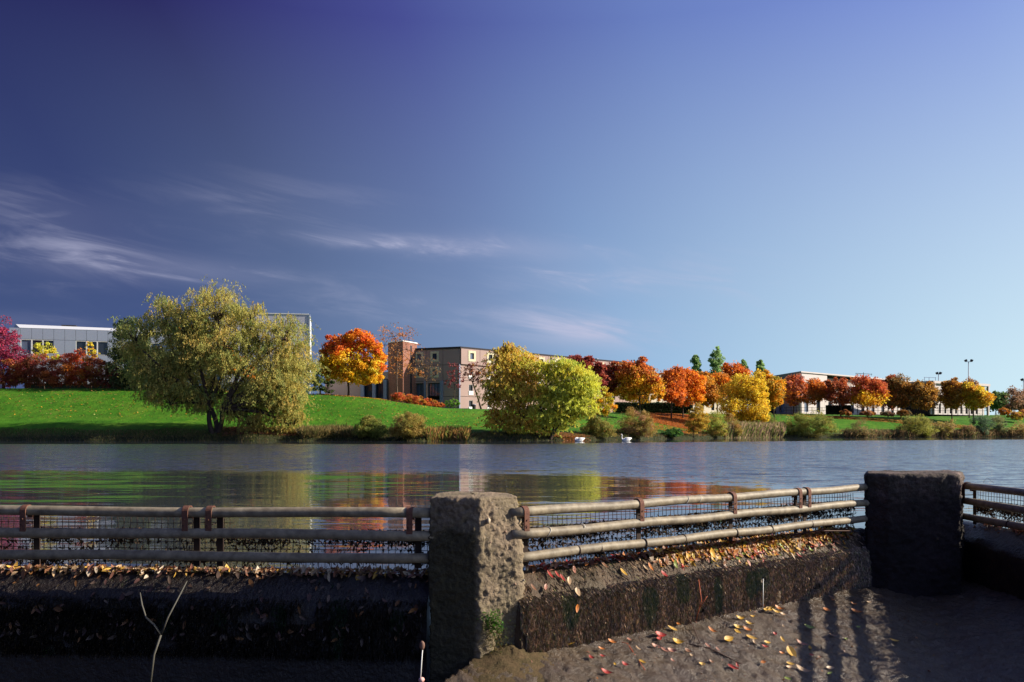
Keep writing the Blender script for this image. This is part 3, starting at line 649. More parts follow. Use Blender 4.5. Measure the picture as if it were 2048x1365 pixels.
for i, (px, py, lp, an, c, asp) in enumerate(fixed):
    p = floor_pt(px, py)
    if p is None: continue
    nr = (floor_n(p) + Vector((random.uniform(-.25, .25), random.uniform(-.5, -.05), 0))).normalized()
    L = lp / F * p.y * 1.0
    items.append((put_leaf(p + Vector((0, 0, L * .05)), nr, R(an) * 1.6, L, L * asp, c, '', G1, curl=random.choice([.2, .4, .5]), fold=.3), c))
relabel(items, '%s %s leaf from the left on the wet sunlit apron')
# leaves on the crest and chamfer
def crest_pt(A, d, n, t, s):
    P_ = np.interp(s, [-.2, 0, .05, .24, .27, .60], [-.2, 0, .03, .18, .20, .22]); Z_ = np.interp(s, [-.2, 0, .05, .24, .27, .60], [0.01, 0.004, -.02, -.17, -.20, -.52])
    return Vector((A.x + d.x * t + n.x * P_, A.y + d.y * t + n.y * P_, Z_))
def crest_nrm(n, s):
    if s < 0: return Vector((0, 0, 1))
    a = .25 if s < .05 else (.72 if s < .26 else 1.4); return (Vector((n.x, n.y, 0)) * math.sin(a) + Vector((0, 0, math.cos(a)))).normalized()
PAL = [YEL, YEL, ORG, ORG, BRN, TAN, PINK, RED, GOLD, GOLD, BRN, GRN, TAN]
def litter(name, A, d, n, t_fn, s_fn, count, label, Lr=(.035, .085), pal=PAL, lift=.02, upright=.35):
    V = []; Q = []; C = []
    for i in range(count):
        t = t_fn(); s = s_fn(t); p = crest_pt(A, d, n, t, s); nr = (crest_nrm(n, s) + Vector(rng.normal(0, upright, 3))).normalized()
        L = random.uniform(*Lr); W = L * random.uniform(.25, .5); down = Vector((n.x, n.y, -.6)); dv = (down + Vector(rng.normal(0, .7, 3)))
        x = (dv - nr * dv.dot(nr)).normalized(); y = nr.cross(x); Mx_ = Matrix((x, y, nr)).transposed()
        vv, ff = leaf_shape(L, W, random.uniform(-.4, .7), random.uniform(0, .5), Mx_, p + Vector((0, 0, 1)) * random.uniform(.004, lift) + nr * (.004 if s < 0 else .016), 4)
        b_ = len(V); V += [tuple(v) for v in vv]; Q += [tuple(b_ + k for k in f_) for f_ in ff]; c = np.array(pal[random.randrange(len(pal))]) * random.uniform(.55, 1.15); C += [c] * len(vv)
    o = link(name, mesh_np(name, V, Q, np.array(C)), M_litter); tag(o, label, 'leaf litter', kind='stuff'); return o
tf = lambda p: t_of(p, A2, B2)
litter('leaf_litter', A2, dd2, nn2, lambda: random.triangular(tf(1280), tf(1690), tf(1520)), lambda t: min(abs(random.gauss(0, .085)) - .04, .22), 2600, 'thick drift of yellow and orange leaves along the sunlit weir crest')
litter('leaf_litter', A2, dd2, nn2, lambda: random.uniform(tf(1055), tf(1340)), lambda t: min(random.gauss(-.005, .022), .2), 260, 'thin line of reddish leaves on the weir crest beside the near pier', pal=[BRN, RED, TAN, ORG, BRN, PINK])
litter('leaf_litter', B1, (A1 - B1).normalized(), nn1, lambda: random.uniform(.0, 4.2), lambda t: random.gauss(-.02, .03), 1500, 'pale backlit leaves lined up along the shaded weir crest', pal=[TAN, TAN, PINK, BRN, GOLD, (.5, .4, .3), BRN], upright=.5)
litter('leaf_litter', Vector((4.8, 8.2, 0)), Vector((0, -1, 0)), Vector((-1, 0, 0)), lambda: random.uniform(0, 7), lambda t: random.gauss(-.03, .05), 2200, 'brown leaves and twigs on the weir crest by the right edge', pal=[BRN, (.1, .06, .04), PINK, BRN], upright=.7, lift=.11)
litter('leaf_litter', B1, (A1 - B1).normalized(), nn1, lambda: random.uniform(.0, 4.2), lambda t: random.uniform(.03, .6) ** 1.3, 260, 'dark wet leaves stuck to the shaded face of the left weir wall', pal=[(.05, .03, .02), (.08, .05, .035), (.10, .05, .04), (.12, .08, .06), (.2, .09, .03)], Lr=(.03, .075), upright=.2)
G2 = 'single leaves on the sloping weir crest'
litter('leaf_litter', A2, dd2, nn2, lambda: random.uniform(tf(1290), tf(1700)), lambda t: min(abs(random.gauss(0.02, .05)), .24), 420, 'larger curled leaves lying on top of the drift along the sunlit crest', Lr=(.06, .105), pal=[YEL, GOLD, ORG, BRN, TAN, BRN], upright=.35, lift=.03)
items = []
for k in range(60):
    t = random.triangular(tf(1290), tf(1695), tf(1500)); s = abs(random.gauss(.05, .07))
    if s > .25: continue
    p = crest_pt(A2, dd2, nn2, t, s); nr = crest_nrm(nn2, s); c = PAL[random.randrange(10)]
    dn = Vector((nn2.x, nn2.y, -.5)); q = nr.to_track_quat('Z', 'Y').to_matrix(); lo_ = q.transposed() @ dn; L = random.uniform(.06, .1)
    items.append((put_leaf(p + nr * random.uniform(.018, .03), (nr + Vector(rng.normal(0, .12, 3))).normalized(), math.atan2(lo_.y, lo_.x) + random.gauss(0, .35), L, L * random.choice([.3, .4]), c, '', G2, curl=random.choice([.2, .4])), c))
relabel(items, '%s large %s leaf from the left on the sloping weir crest')
spec2 = [(1244, 1166, .14, YEL, .4), (1343, 1149, .1, ORG, .4), (1288, 1163, .13, TAN, .3), (1152, 1201, .24, TAN, .5), (1112, 1170, .09, RED, .35), (1122, 1178, .12, RED, .35), (1097, 1165, .08, RED, .3), (1135, 1184, .15, TAN, .4), (1145, 1160, .07, PINK, .35), (1088, 1190, .17, PINK, .3), (1064, 1186, .16, BRN, .35), (1298, 1163, .13, ORG, .35), (1325, 1173, .2, RED, .5), (1149, 1226, .33, ORG, .5), (1205, 1150, .06, BRN, .3), (1245, 1140, .04, RED, .3)]
items = []
for (px, py, s, c, asp) in spec2:
    # along the crest line where this column is crossed at offset s
    P_ = crest_pt(A2, dd2, nn2, 0, s); t = t_of(px, P_, P_ + dd2); p = crest_pt(A2, dd2, nn2, t, s); nr = crest_nrm(nn2, s)
    q = nr.to_track_quat('Z', 'Y').to_matrix(); lo_ = q.transposed() @ Vector((nn2.x, nn2.y, -.6)); L = random.uniform(.06, .09)
    items.append((put_leaf(p + nr * .024, nr, math.atan2(lo_.y, lo_.x) + random.gauss(0, .4), L, L * asp, c, '', 'single leaves on the weir near the pier'), c))
relabel(items, '%s %s leaf right of the near pier on the weir face')

def crumbs():
    V = []; Q = []; C = []; k = 0
    while k < 1500:
        px = random.uniform(1060, 1990); py = random.uniform(1185, 1364) if random.random() < .8 else random.gauss(1290, 30)
        D0 = random.uniform(4.6, 7.6); x = U(px) * D0; p = Vector((x, D0, 0))
        dd = (p - A2).dot(Vector((.587, -.81, 0)))
        if dd < .24 or x > 4.5 or x < -.1: k += 1; continue
        if random.random() > (.9 if dd < .5 else .35 + .5 * (mnoise.noise(p * 1.8) > .05)): k += 1; continue
        p.z = float(floor_z(p.x, p.y)) + .012; k += 1
        L = random.choice([.006, .009, .012, .02, .03]) * random.uniform(.7, 1.3); nr = (Vector((0, 0, 1)) + Vector(rng.normal(0, .45, 3))).normalized(); x_ = Vector((.587, -.81, 0)) + Vector(rng.normal(0, .6, 3)); x_ = (x_ - nr * x_.dot(nr)).normalized()
        vv, ff = leaf_shape(L, L * random.uniform(.2, .6), random.uniform(-.6, .8), random.uniform(0, .8), Matrix((x_, nr.cross(x_), nr)).transposed(), p, 3)
        b_ = len(V); V += [tuple(v) for v in vv]; Q += [tuple(b_ + i for i in f_) for f_ in ff]; c = np.array(random.choice([BRN, BRN, TAN, PINK, (.1, .05, .03), (.06, .04, .03), ORG, YEL])) * random.uniform(.5, 1); C += [c] * len(vv)
    o = link('leaf_crumbs', mesh_np('leaf_crumbs', V, Q, np.array(C)), M_litter); tag(o, 'small broken bits of leaf and twig strewn over the wet apron', 'leaf litter', kind='stuff')
crumbs()
# ---- twigs, feathers and small litter
M_twig = pmat('twig', (.09, .085, .07), .7, .3, bump=[(80., .5, .003)]); M_twigd = pmat('dark_twig', (.08, .04, .03), .7, .3)
M_white = pmat('white_quill', (.8, .8, .78), .5, .3); M_redt = pmat('red_stem', (.45, .10, .04), .6, .3)
def twig(pts, r, mat, label, cat='twig', name='twig'):
    mb = MB()
    for pl, rr in pts: mb.tube(pl, rr, 7)
    o = mb.build(name, mat, None, True); tag(o, label, cat); return o
Yt = 5.12
twig([([at(300, 1372, Yt), at(308, 1310, Yt), at(322, 1270, Yt + .02)], [.008, .0075, .007]), ([at(322, 1270, Yt + .02), at(308, 1250, Yt), at(292, 1236, Yt + .05), at(284, 1210, Yt + .05), at(280, 1186, Yt + .1)], [.007, .0065, .006, .005, .004]),
      ([at(322, 1270, Yt + .02), at(336, 1235, Yt), at(352, 1205, Yt + .05), at(366, 1178, Yt + .12), at(374, 1163, Yt + .15)], [.007, .006, .005, .0045, .003])], .01, M_twig, 'forked pale bare twig standing in the shaded basin at left')
p = floor_pt(1367, 1233); q = floor_pt(1400, 1292)
if p and q: twig([([p + Vector((0, 0, .05)), (p + q) / 2 + Vector((.01, 0, .03)), q + Vector((0, 0, .01))], [.004, .004, .003])], 0, M_twigd, 'thin brown twig lying across the apron beside red leaves')
pa, pb, pc = floor_pt(1255, 1290), floor_pt(1290, 1343), floor_pt(1220, 1281)
twig([([pc, pa, pb], [.003, .004, .003])], 0, M_redt, 'slender reddish stem lying on the lit apron')
pa, pb, pc = floor_pt(1370, 1290), floor_pt(1420, 1300), floor_pt(1485, 1332)
twig([([pa, pb, pc], [.004, .005, .004])], 0, M_twigd, 'long dark twig lying on the apron behind the golden leaf')
P_ = crest_pt(A2, dd2, nn2, 0, .2)
t = t_of(1383, P_, P_ + dd2); a = crest_pt(A2, dd2, nn2, t, .26) + nn2 * .03; b = floor_pt(1392, 1244)
if b: twig([([a, (a + b) / 2 + nn2 * .03 + Vector((.01, 0, 0)), b], [.003, .0035, .003]), ([(a + b) / 2 + nn2 * .03 + Vector((0, 0, -.05)), (a + b) / 2 + nn2 * .04 + Vector((.05, 0, .04))], [.0025, .002])], 0, M_redt, 'orange brown bare stem leaning on the sunlit weir face')
t = t_of(1510, P_, P_ + dd2); a = crest_pt(A2, dd2, nn2, t, .34) + nn2 * .03; b = floor_pt(1526, 1219)
if b: twig([([a, b], [.0028, .0035])], 0, M_white, 'bright white stalk leaning on the sunlit weir face', 'stalk', 'stalk')
def feather(px, s, A, d, n, label, L=.05):
    P0 = crest_pt(A, d, n, 0, s); t = t_of(px, P0, P0 + d); c = crest_pt(A, d, n, t, s) + Vector((0, 0, .012))
    e = empty('feather', c, label, 'feather', 'white feathers caught on the weir crest'); mb = MB()
    mb.tube([c + Vector((-.2 * L, 0, -.01)), c + Vector((.3 * L, 0, .3 * L)), c + Vector((.5 * L, 0, .8 * L))], [.0012, .001, .0006], 5); mb.build('quill', M_white, e)
    mb = MB()
    for k in range(60):
        s_ = random.random(); b_ = c + Vector((-.2 * L + .6 * L * s_, 0, -.01 + s_ * .7 * L)); dr = Vector(rng.normal(0, 1, 3)).normalized() * L * .45; dr.z = abs(dr.z)
        w_ = Vector((.0018, 0, 0)); mb.add([b_ - w_, b_ + w_, b_ + dr], [(0, 1, 2)])
    mb.build('barbs', M_white, e)
feather(647, -.02, B1, (A1 - B1).normalized(), nn1, 'fluffy white feather on the crest left of the near pier', .06)
feather(1088, -.01, A2, dd2, nn2, 'fluffy white feather on the crest right of the near pier', .055)
# cigarette end by the pier
c0 = crest_pt(A2, dd2, nn2, 0, 0); t = t_of(1054, c0, c0 + dd2); c = crest_pt(A2, dd2, nn2, t, 0)
mb = MB(); mb.tube([c + Vector((0, 0, .0)), c + Vector((.002, 0, .026))], .009, 12); tag(mb.build('stub', pmat('cream_stub', (.6, .5, .35), .6), None, True), 'small cream cylinder standing on the crest against the pier', 'stub')
# stick with brown tip and pale bulb, lower left of the pier
e = empty('plant_stalk', at(843, 1368, 4.75), 'thin white stalk with a brown bud and red foot, left of the pier', 'stalk')
mb = MB(); mb.tube([at(841, 1355, 4.75), at(843, 1325, 4.76), at(845, 1300, 4.78)], [.004, .0035, .003], 7); mb.build('stem', M_white, e, True)
blob('bud', at(844, 1291, 4.78), .022, pmat('brown_bud', (.2, .11, .08), .7), e, 2, (.75, .5, 1.35))
blob('foot', at(843, 1360, 4.74), .018, pmat('white_red', (.7, .55, .5), .5, noise=[(30., (.45, .05, .03), .4)]), e, 5, (1, 1, .9))
# reeds lying on the crest near the dark pier
for k, (a, b, m) in enumerate([((1560, 1076), (1700, 1062), (1630, 1062)), ((1600, 1070), (1735, 1068), (1670, 1058)), ((1745, 1072), (1850, 1088), (1800, 1076))]):
    Ya = 7.4 + .3 * k
    twig([([at(*a, Ya), at(*m, Ya + .15), at(*b, Ya + .3)], [.005, .006, .003])], 0, M_twigd, ['dark wet reed stem lying on the crest toward the dark pier', 'bent dark stem touching the foot of the dark pier', 'thin stem drooping across the face of the dark pier'][k], 'reed stem', 'reed_stem')
twig([([at(1966, 966, 7.85), at(1974, 956, 7.85), at(1988, 967, 7.8)], .0015)], 0, M_wire, 'bent loop of thin wire above the right railing', 'wire', 'wire_loop')
# bits of flotsam seen behind the near railing
# ================================================================= TREES
def leaves_mesh(name, C, dr, nr, L, W, col, parent, mat=M_leaf, pieces=False):
    n = len(C); dr = dr / np.linalg.norm(dr, axis=1)[:, None]; s = np.cross(dr, nr); s /= (np.linalg.norm(s, axis=1)[:, None] + 1e-9)
    L = np.asarray(L).reshape(-1, 1) * np.ones((n, 1)); W = np.asarray(W).reshape(-1, 1) * np.ones((n, 1))
    V = np.stack([C - dr * L * .5, C + s * W * .5, C + dr * L * .5, C - s * W * .5], 1).reshape(-1, 3)
    o = link(name, mesh_np(name, V, np.arange(n * 4).reshape(-1, 4), np.repeat(col, 4, 0)), mat, parent); return o
def bez(a, b, bend, n=5):
    return [a.lerp(b, i / n) + bend * math.sin(math.pi * i / n) for i in range(n + 1)]
def tree(name, label, cat, trunk, D, lobes, pal, nleaf, lsize, aspect=.6, droop=0., clump=.22, nclump=34, trunk_r=.2, group=None, grad=None, stems=1, trunk_to=None, base_z=None,
         depth=.9, mat=None, dens=None, alpha=1.6, grow=1.0, bright=1.28, fine=1.0, hollow=.55, twigr=1.0, crownname='crown', flat=.0):
    """lobes: (px, py, rx, ry[, weight, palette]) in photograph columns and rows at distance D. grad: (top colours, bottom colours)"""
    bx = U(trunk) * D; bz = gzf(bx, D) if base_z is None else base_z
    base = Vector((bx, D, bz)); e = empty(name, base, label, cat, group)
    LB = []
    for lb in lobes:
        c = at(lb[0], lb[1], D); rx = lb[2] / F * D * grow; rz = lb[3] / F * D * grow; rd = (rx + rz) / 2 * depth; w_r = random.uniform(.88, 1.14); rx *= w_r; rz *= random.uniform(.9, 1.12)
        c.y += random.uniform(-.45, .45) * rd; LB.append((c, rx, rd, rz, lb[4] if len(lb) > 4 else 1., lb[5] if len(lb) > 5 else None))
    zt = max(c.z + rz for c, rx, rd, rz, w_, p_ in LB); zb = min(c.z - rz for c, rx, rd, rz, w_, p_ in LB)
    wts = np.array([rx * rz * w_ for c, rx, rd, rz, w_, p_ in LB]); wts /= wts.sum()
    trk = MB(); forks = []
    hub = Vector((bx + (random.uniform(-.2, .2)), D, bz + max(.25 * (zt - bz), .4))) if trunk_to is None else at(trunk_to[0], trunk_to[1], D)
    for s in range(stems):
        h2 = hub + (Vector((random.uniform(-.9, .9), random.uniform(-.5, .5), random.uniform(-.2, .4))) * (zt - bz) * .10 if stems > 1 else Vector())
        trk.tube(bez(base + Vector((random.uniform(-.3, .3), random.uniform(-.2, .2), -.3)) * (stems > 1) + Vector((0, 0, -.2)), h2, Vector((random.uniform(-.1, .1), 0, 0)) * (zt - bz) * .2, 5), [trunk_r * k / (stems ** .4) for k in (1.35, 1, .9, .85, .8, .7)], 8); forks.append(h2)
    C = []; DR = []; COLS = []; LS = []
    br = MB()
    for (c, rx, rd, rz, w_, lp), wt in zip(LB, wts):
        nc = max(4, int(nclump * math.sqrt(wt * len(LB)))); fk = min(forks, key=lambda h: (h - c).length)
        lc = c - Vector((0, 0, rz * .35)); ln = (lc - fk).length
        br.tube(bez(fk, lc, Vector((random.uniform(-.12, .12), random.uniform(-.1, .1), .08)) * ln, 4), [trunk_r * q * .6 for q in (.9, .7, .5, .4, .28)], 6, False)
        nl = int(nleaf * wt); per = np.maximum(1, rng.multinomial(nl, rng.dirichlet(np.full(nc, alpha))))
        for k in range(nc):
            u = rng.normal(0, 1, 3); u /= np.linalg.norm(u); rr = hollow + (1 - hollow) * rng.random() ** .6
            cc = np.array(c) + u * np.array([rx, rd, rz]) * rr * (1 - clump * .35)
            if cc[2] < bz + .1: cc[2] = bz + .1 + .3 * rng.random()
            if k % 2 == 0 or nc < 20:
                ccv = Vector(cc); br.tube(bez(lc, ccv, Vector((0, 0, .06 if not droop else .12)) * (ccv - lc).length, 3), [trunk_r * .26 * twigr, trunk_r * .18 * twigr, trunk_r * .1 * twigr, .012], 4, False)
            m = per[k]; sg = clump * (rx + rz) / 2 * (.55 + .9 * rng.random())
            far_ = np.where(rng.random(m) < .16, 1.9, 1.0); q = rng.normal(0, 1, (m, 3)); q *= far_[:, None]; q *= (sg * rng.random(m) ** .4 / (np.linalg.norm(q, axis=1) + 1e-6))[:, None] * np.array([1.15, 1.1, .85 - flat])
            pts = cc + q
            d_r = q / sg + rng.normal(0, .8, (m, 3))
            if droop:
                hang = rng.random(m) ** 1.2 * droop * (zt - zb); nst = max(2, m // 14); sid = rng.integers(0, nst, m); so_ = rng.normal(0, sg * .8, (nst, 3)); so_[:, 2] *= .5
                pts = cc + so_[sid] + rng.normal(0, sg * .09, (m, 3)); dirx = so_[sid] * .35; pts[:, :2] += dirx[:, :2] * (hang / (droop * (zt - zb) + 1e-6))[:, None] ; pts[:, 2] -= hang - .25 * droop * (zt - zb)
                d_r = rng.normal(0, .45, (m, 3)) + np.array([0, 0, -1.]); 
            pl = lp or pal
            if grad is not None:
                h = (cc[2] - zb) / (zt - zb) + rng.normal(0, .13); pl = grad[0] if h > grad[2] else grad[1]
            a, b = np.array(pl[rng.integers(0, len(pl))]), np.array(pl[rng.integers(0, len(pl))]); f_ = rng.random((m, 1)) * .55
            col = (a * (1 - f_) + b * f_) * (.8 + .4 * rng.random((m, 1)))
            C.append(pts); DR.append(d_r); COLS.append(col)
    C = np.concatenate(C); DR = np.concatenate(DR); COLS = np.minimum(np.concatenate(COLS) * bright, .88); lowm = C[:, 2] > (gz(C[:, 0], C[:, 1]) + .05); C, DR, COLS = C[lowm], DR[lowm], COLS[lowm]
    NR = rng.normal(0, 1, C.shape); L = lsize * (.7 + .6 * rng.random(len(C)))
    nb = MB(); nb.v = trk.v; nb.f = trk.f; b_ = len(nb.v); nb.v = nb.v + br.v; nb.f = nb.f + [tuple(b_ + i for i in f_) for f_ in br.f]
    nb.build('trunk', mat or M_bark, e, True)
    leaves_mesh(crownname, C, DR, NR, L, L * aspect, COLS, e); return e
OL = (.20, .20, .05); OL2 = (.27, .25, .06); OLg = (.15, .19, .055); STR = (.34, .27, .07); SIL = (.24, .26, .12); DKG = (.06, .09, .035); DKG2 = (.09, .12, .04)
AMB = (.55, .26, .02); YG = (.46, .48, .06); YG2 = (.56, .54, .07); OR1 = (.64, .20, .02); OR2 = (.74, .32, .02); RD1 = (.48, .15, .045); RD2 = (.30, .05, .03); MAR = (.26, .08, .05); YL = (.72, .46, .03); YL2 = (.62, .50, .05); OB = (.40, .18, .04)
WIL = [OL, OL2, OLg, OL2, STR, OL2, STR, OLg, (.36, .24, .06)]
# --- big willow
tree('willow_tree', 'huge spreading olive willow leaning over the water at left', 'tree', 430, 90.5,
     [(442, 625, 58, 50), (505, 632, 34, 32, .6), (330, 640, 48, 46), (385, 660, 45, 50), (275, 672, 42, 40), (520, 672, 52, 44), (575, 668, 44, 42), (596, 725, 34, 62), (540, 745, 60, 56), (592, 790, 34, 50), (545, 815, 40, 40), (450, 700, 66, 58), (370, 725, 60, 56), (300, 735, 55, 50), (345, 795, 46, 44, .8), (430, 780, 60, 44, .9), (400, 690, 60, 60), (500, 790, 46, 40), (500, 842, 40, 26), (585, 845, 40, 28), (540, 860, 40, 18), (460, 820, 30, 22, .6), (385, 800, 50, 26, .8), (330, 765, 50, 50), (560, 760, 50, 70)],
     WIL, 190000, .21, .38, droop=.034, bright=1.6, clump=.30, nclump=70, trunk_r=.5, stems=3, trunk_to=(435, 815), depth=.9, hollow=.5, twigr=.6)
tree('willow_tree', 'dark green tree crowded behind the left side of the huge willow', 'tree', 262, 113, [(262, 690, 38, 50), (255, 738, 40, 42), (300, 720, 44, 50), (240, 660, 20, 22, .5), (340, 740, 50, 40), (280, 760, 50, 24)], [DKG, DKG2, (.10, .13, .05), (.14, .13, .05)], 26000, .32, .5, clump=.28, nclump=34, trunk_r=.3)
tree('orange_tree', 'orange leaved tree glimpsed through gaps in the huge willow', 'tree', 470, 116, [(370, 665, 24, 20), (455, 712, 28, 26), (480, 735, 30, 26), (520, 760, 26, 20)], [OR2, OR1, AMB], 6000, .35, .6, nclump=26, trunk_r=.25)
# --- reds at the far left
tree('plum_tree', 'purple crimson tree at the left edge in front of the white building', 'tree', 8, 116, [(-18, 690, 48, 46), (14, 680, 28, 38), (32, 722, 26, 34), (0, 738, 46, 34), (-50, 720, 50, 50), (20, 700, 30, 40)], [(.22, .02, .06), (.30, .03, .08), (.15, .02, .05), (.36, .04, .09)], 16000, .26, .6, clump=.26, trunk_r=.2)
shr = [(30, 745, 34, 26, [MAR, RD2, OB]), (75, 740, 30, 34, [RD2, MAR, (.12, .05, .02)]), (118, 742, 30, 36, [RD2, RD1, MAR]), (155, 738, 28, 36, [(.55, .05, .03), RD1, RD2, OR1]), (190, 745, 30, 32, [MAR, RD2, OB]), (222, 750, 28, 28, [MAR, RD2, (.10, .06, .02)])]
sl_ = ['russet shrub by the left end of the hill crest', 'dark red shrub below the small yellow tree', 'maroon shrub second left of the bright red one', 'bright red topped shrub in front of the white building', 'purplish shrub just right of the bright red one', 'dusky maroon shrub against the dark green tree']
for (px, py, rx, ry, pl), lb in zip(shr, sl_):
    tree('red_shrub', lb, 'shrub', px, 114.5, [(px, py, rx, ry), (px - 8, py + 12, rx * .9, ry * .6), (px + 9, py + 14, rx * .8, ry * .5), (px, py - 12, rx * .6, ry * .8)], pl, 6500, .22, .6, clump=.25, nclump=30, trunk_r=.06, group='red shrubs along the hill crest', stems=3)
tree('young_tree', 'small yellow green tree before the left windows of the white building', 'tree', 90, 118, [(90, 703, 22, 20), (78, 715, 14, 12), (105, 712, 14, 14)], [YG, YG2, YL2], 2600, .24, .5, nclump=18, trunk_r=.08)
tree('young_tree', 'slim yellow green sapling before the right windows of the white building', 'tree', 182, 118, [(178, 695, 8, 10), (184, 707, 13, 9), (176, 688, 5, 6)], [YG2, YL2, OR2], 1100, .22, .5, nclump=12, trunk_r=.06)
tree('dark_tree', 'dark green tree wedged between the huge willow and the orange maple', 'tree', 640, 118, [(640, 752, 17, 26), (655, 772, 15, 14), (630, 765, 14, 20), (632, 735, 10, 20)], [DKG, DKG2, (.12, .16, .04)], 3600, .30, .5, nclump=20, trunk_r=.15)
# --- the orange maple
tree('maple_tree', 'glowing orange and yellow maple on the hill crest', 'tree', 696, 112,
     [(675, 690, 30, 26), (715, 682, 34, 28), (748, 712, 24, 28), (655, 722, 24, 26), (690, 722, 40, 34), (735, 738, 34, 26), (662, 745, 22, 16), (700, 752, 34, 20), (745, 752, 24, 18), (720, 762, 30, 10)],
     [OR2], 34000, .27, .8, clump=.26, nclump=60, trunk_r=.16, trunk_to=(695, 760), grad=([OR1, (.60, .13, .02), (.52, .12, .04), OR2], [YL, YL2, (.74, .42, .02), OR2], .52), hollow=.4)
# --- sparse trees
tree('sparse_tree', 'tall thin tree with scattered orange leaves before the brick tower', 'tree', 796, 119, [(790, 665, 40, 26, .8), (815, 690, 34, 30, .8), (770, 680, 24, 30, .6), (800, 735, 40, 24, 1.2), (830, 748, 18, 12, 1.2), (785, 720, 20, 30)], [(.58, .26, .07), (.55, .2, .06), (.4, .17, .06)], 1200, .26, .6, nclump=24, bright=.95, trunk_r=.10, trunk_to=(796, 700), clump=.3, mat=M_bark2, flat=.3)
tree('bare_tree', 'nearly bare brown tree in front of the pink building corner windows', 'tree', 853, 121, [(852, 730, 26, 22), (845, 745, 20, 20), (868, 745, 16, 20)], [(.16, .10, .06), (.22, .12, .05)], 380, .26, .5, nclump=30, trunk_r=.11, trunk_to=(853, 765), mat=M_bark, twigr=1.3)
tree('plum_sapling', 'thin sapling with sparse dark red leaves left of the building corner', 'tree', 909, 124, [(905, 745, 18, 20), (915, 760, 16, 16), (895, 770, 10, 12)], [(.22, .05, .06), (.16, .04, .04)], 600, .26, .6, nclump=20, trunk_r=.07, trunk_to=(909, 770))
tree('leaning_tree', 'bent tree with sparse maroon leaves against the sunlit facade', 'tree', 963, 126, [(930, 742, 20, 12), (960, 735, 26, 16), (985, 745, 20, 20), (945, 752, 18, 12), (955, 755, 20, 14)], [(.20, .05, .05), (.14, .04, .04), OB], 1300, .26, .6, nclump=26, trunk_r=.13, trunk_to=(945, 765))
# --- low orange hedge plants and green bush
for k, (px, py, rx, ry) in enumerate([(797, 794, 16, 8), (820, 798, 18, 9), (842, 803, 18, 10), (862, 808, 16, 10), (878, 811, 12, 7)]):
    tree('orange_shrub', ['low red orange shrub at the top of the slope, first in the row', 'low orange shrub second in the sloping row', 'rounded orange shrub in the middle of the sloping row', 'orange shrub fourth in the row, redder on top', 'small ochre shrub closing the row'][k], 'shrub', px, 112.5 + k * .9,
         [(px, py, rx, ry), (px - 5, py + 2, rx * .7, ry * .8)], [(.52, .12, .04), (.5, .2, .03), (.42, .08, .04), (.38, .24, .04)], 2400, .16, .6, nclump=22, trunk_r=.03, group='low orange shrubs on the slope', stems=3, clump=.3)
tree('green_bush', 'bright green bush at the foot of the pink building', 'bush', 904, 122, [(904, 806, 15, 9), (897, 809, 10, 6)], [(.12, .26, .03), (.16, .30, .04)], 1500, .2, .5, nclump=16, trunk_r=.04, stems=2)
# --- centre willows
tree('willow_tree', 'yellow brown willow at the water, left of its greener twin', 'tree', 1075, 92.5,
     [(1020, 712, 34, 26), (1008, 745, 38, 36), (1045, 735, 34, 36), (990, 785, 28, 34), (1025, 790, 40, 36), (1060, 775, 30, 34), (1012, 700, 12, 20, .8), (1000, 840, 34, 30, .7), (1040, 840, 40, 32), (1015, 695, 6, 14)],
     [(.48, .37, .06), (.54, .39, .07), (.40, .33, .08), (.50, .28, .05), YG], 80000, .20, .40, droop=.022, bright=1.45, clump=.28, nclump=60, trunk_r=.2, stems=3, trunk_to=(1045, 830), depth=.9, hollow=.45)
tree('willow_tree', 'bright yellow green willow at the water in the middle', 'tree', 1096, 91.5,
     [(1090, 742, 30, 26), (1135, 738, 34, 24), (1160, 770, 34, 32), (1110, 780, 34, 36), (1142, 800, 38, 34), (1182, 785, 14, 28, .7), (1085, 815, 30, 34), (1125, 835, 34, 26), (1090, 855, 28, 18), (1168, 815, 22, 22)],
     [YG, YG2, (.44, .44, .08), (.54, .46, .06), (.40, .44, .08)], 85000, .19, .40, droop=.022, bright=1.4, clump=.28, nclump=60, trunk_r=.24, stems=2, trunk_to=(1120, 845), depth=.9, hollow=.45)
tree('hazel_shrub', 'golden green shrub right behind the central willow', 'shrub', 1206, 106, [(1200, 800, 28, 30), (1218, 808, 18, 24), (1185, 818, 20, 18)], [(.42, .36, .03), (.5, .34, .03), (.34, .33, .03), OR2], 8500, .22, .5, nclump=34, trunk_r=.1, stems=3)
# --- trees behind on the right
def T(name, label, trunk, D, lobes, pal, n, size=.36, grad=None, r=.14, to=None, **k):
    lobes = [(l[0], l[1] + (8 if 1140 < trunk < 1320 else 4), *l[2:]) for l in lobes]
    for l in list(lobes):
        for _ in range(2):
            a = random.uniform(0, 6.28); lobes.append((l[0] + l[2] * .95 * math.cos(a), l[1] + l[3] * .95 * math.sin(a), l[2] * .4, l[3] * .42, .9, *l[5:]))
    return tree(name, label, 'tree', trunk, D, lobes, pal, int(n * 1.35), size * .92, grow=k.pop('grow', 1.14), aspect=.75, nclump=k.pop('nclump', 40), trunk_r=r, trunk_to=to, grad=grad, clump=k.pop('clump', .36), hollow=k.pop('hollow', .35), **k)
DR_ = [(.30, .06, .05), (.24, .05, .05), (.38, .10, .05)]
T('maple_tree', 'dark crimson maple peeping over the central willow', 1165, 124, [(1160, 720, 24, 16), (1180, 735, 24, 20), (1150, 712, 12, 8), (1195, 750, 20, 20)], DR_, 6500)
T('maple_tree', 'maroon maple between the crimson one and the big amber one', 1212, 128, [(1212, 748, 24, 24), (1228, 740, 18, 18), (1220, 765, 24, 18)], DR_ + [OB], 6500)
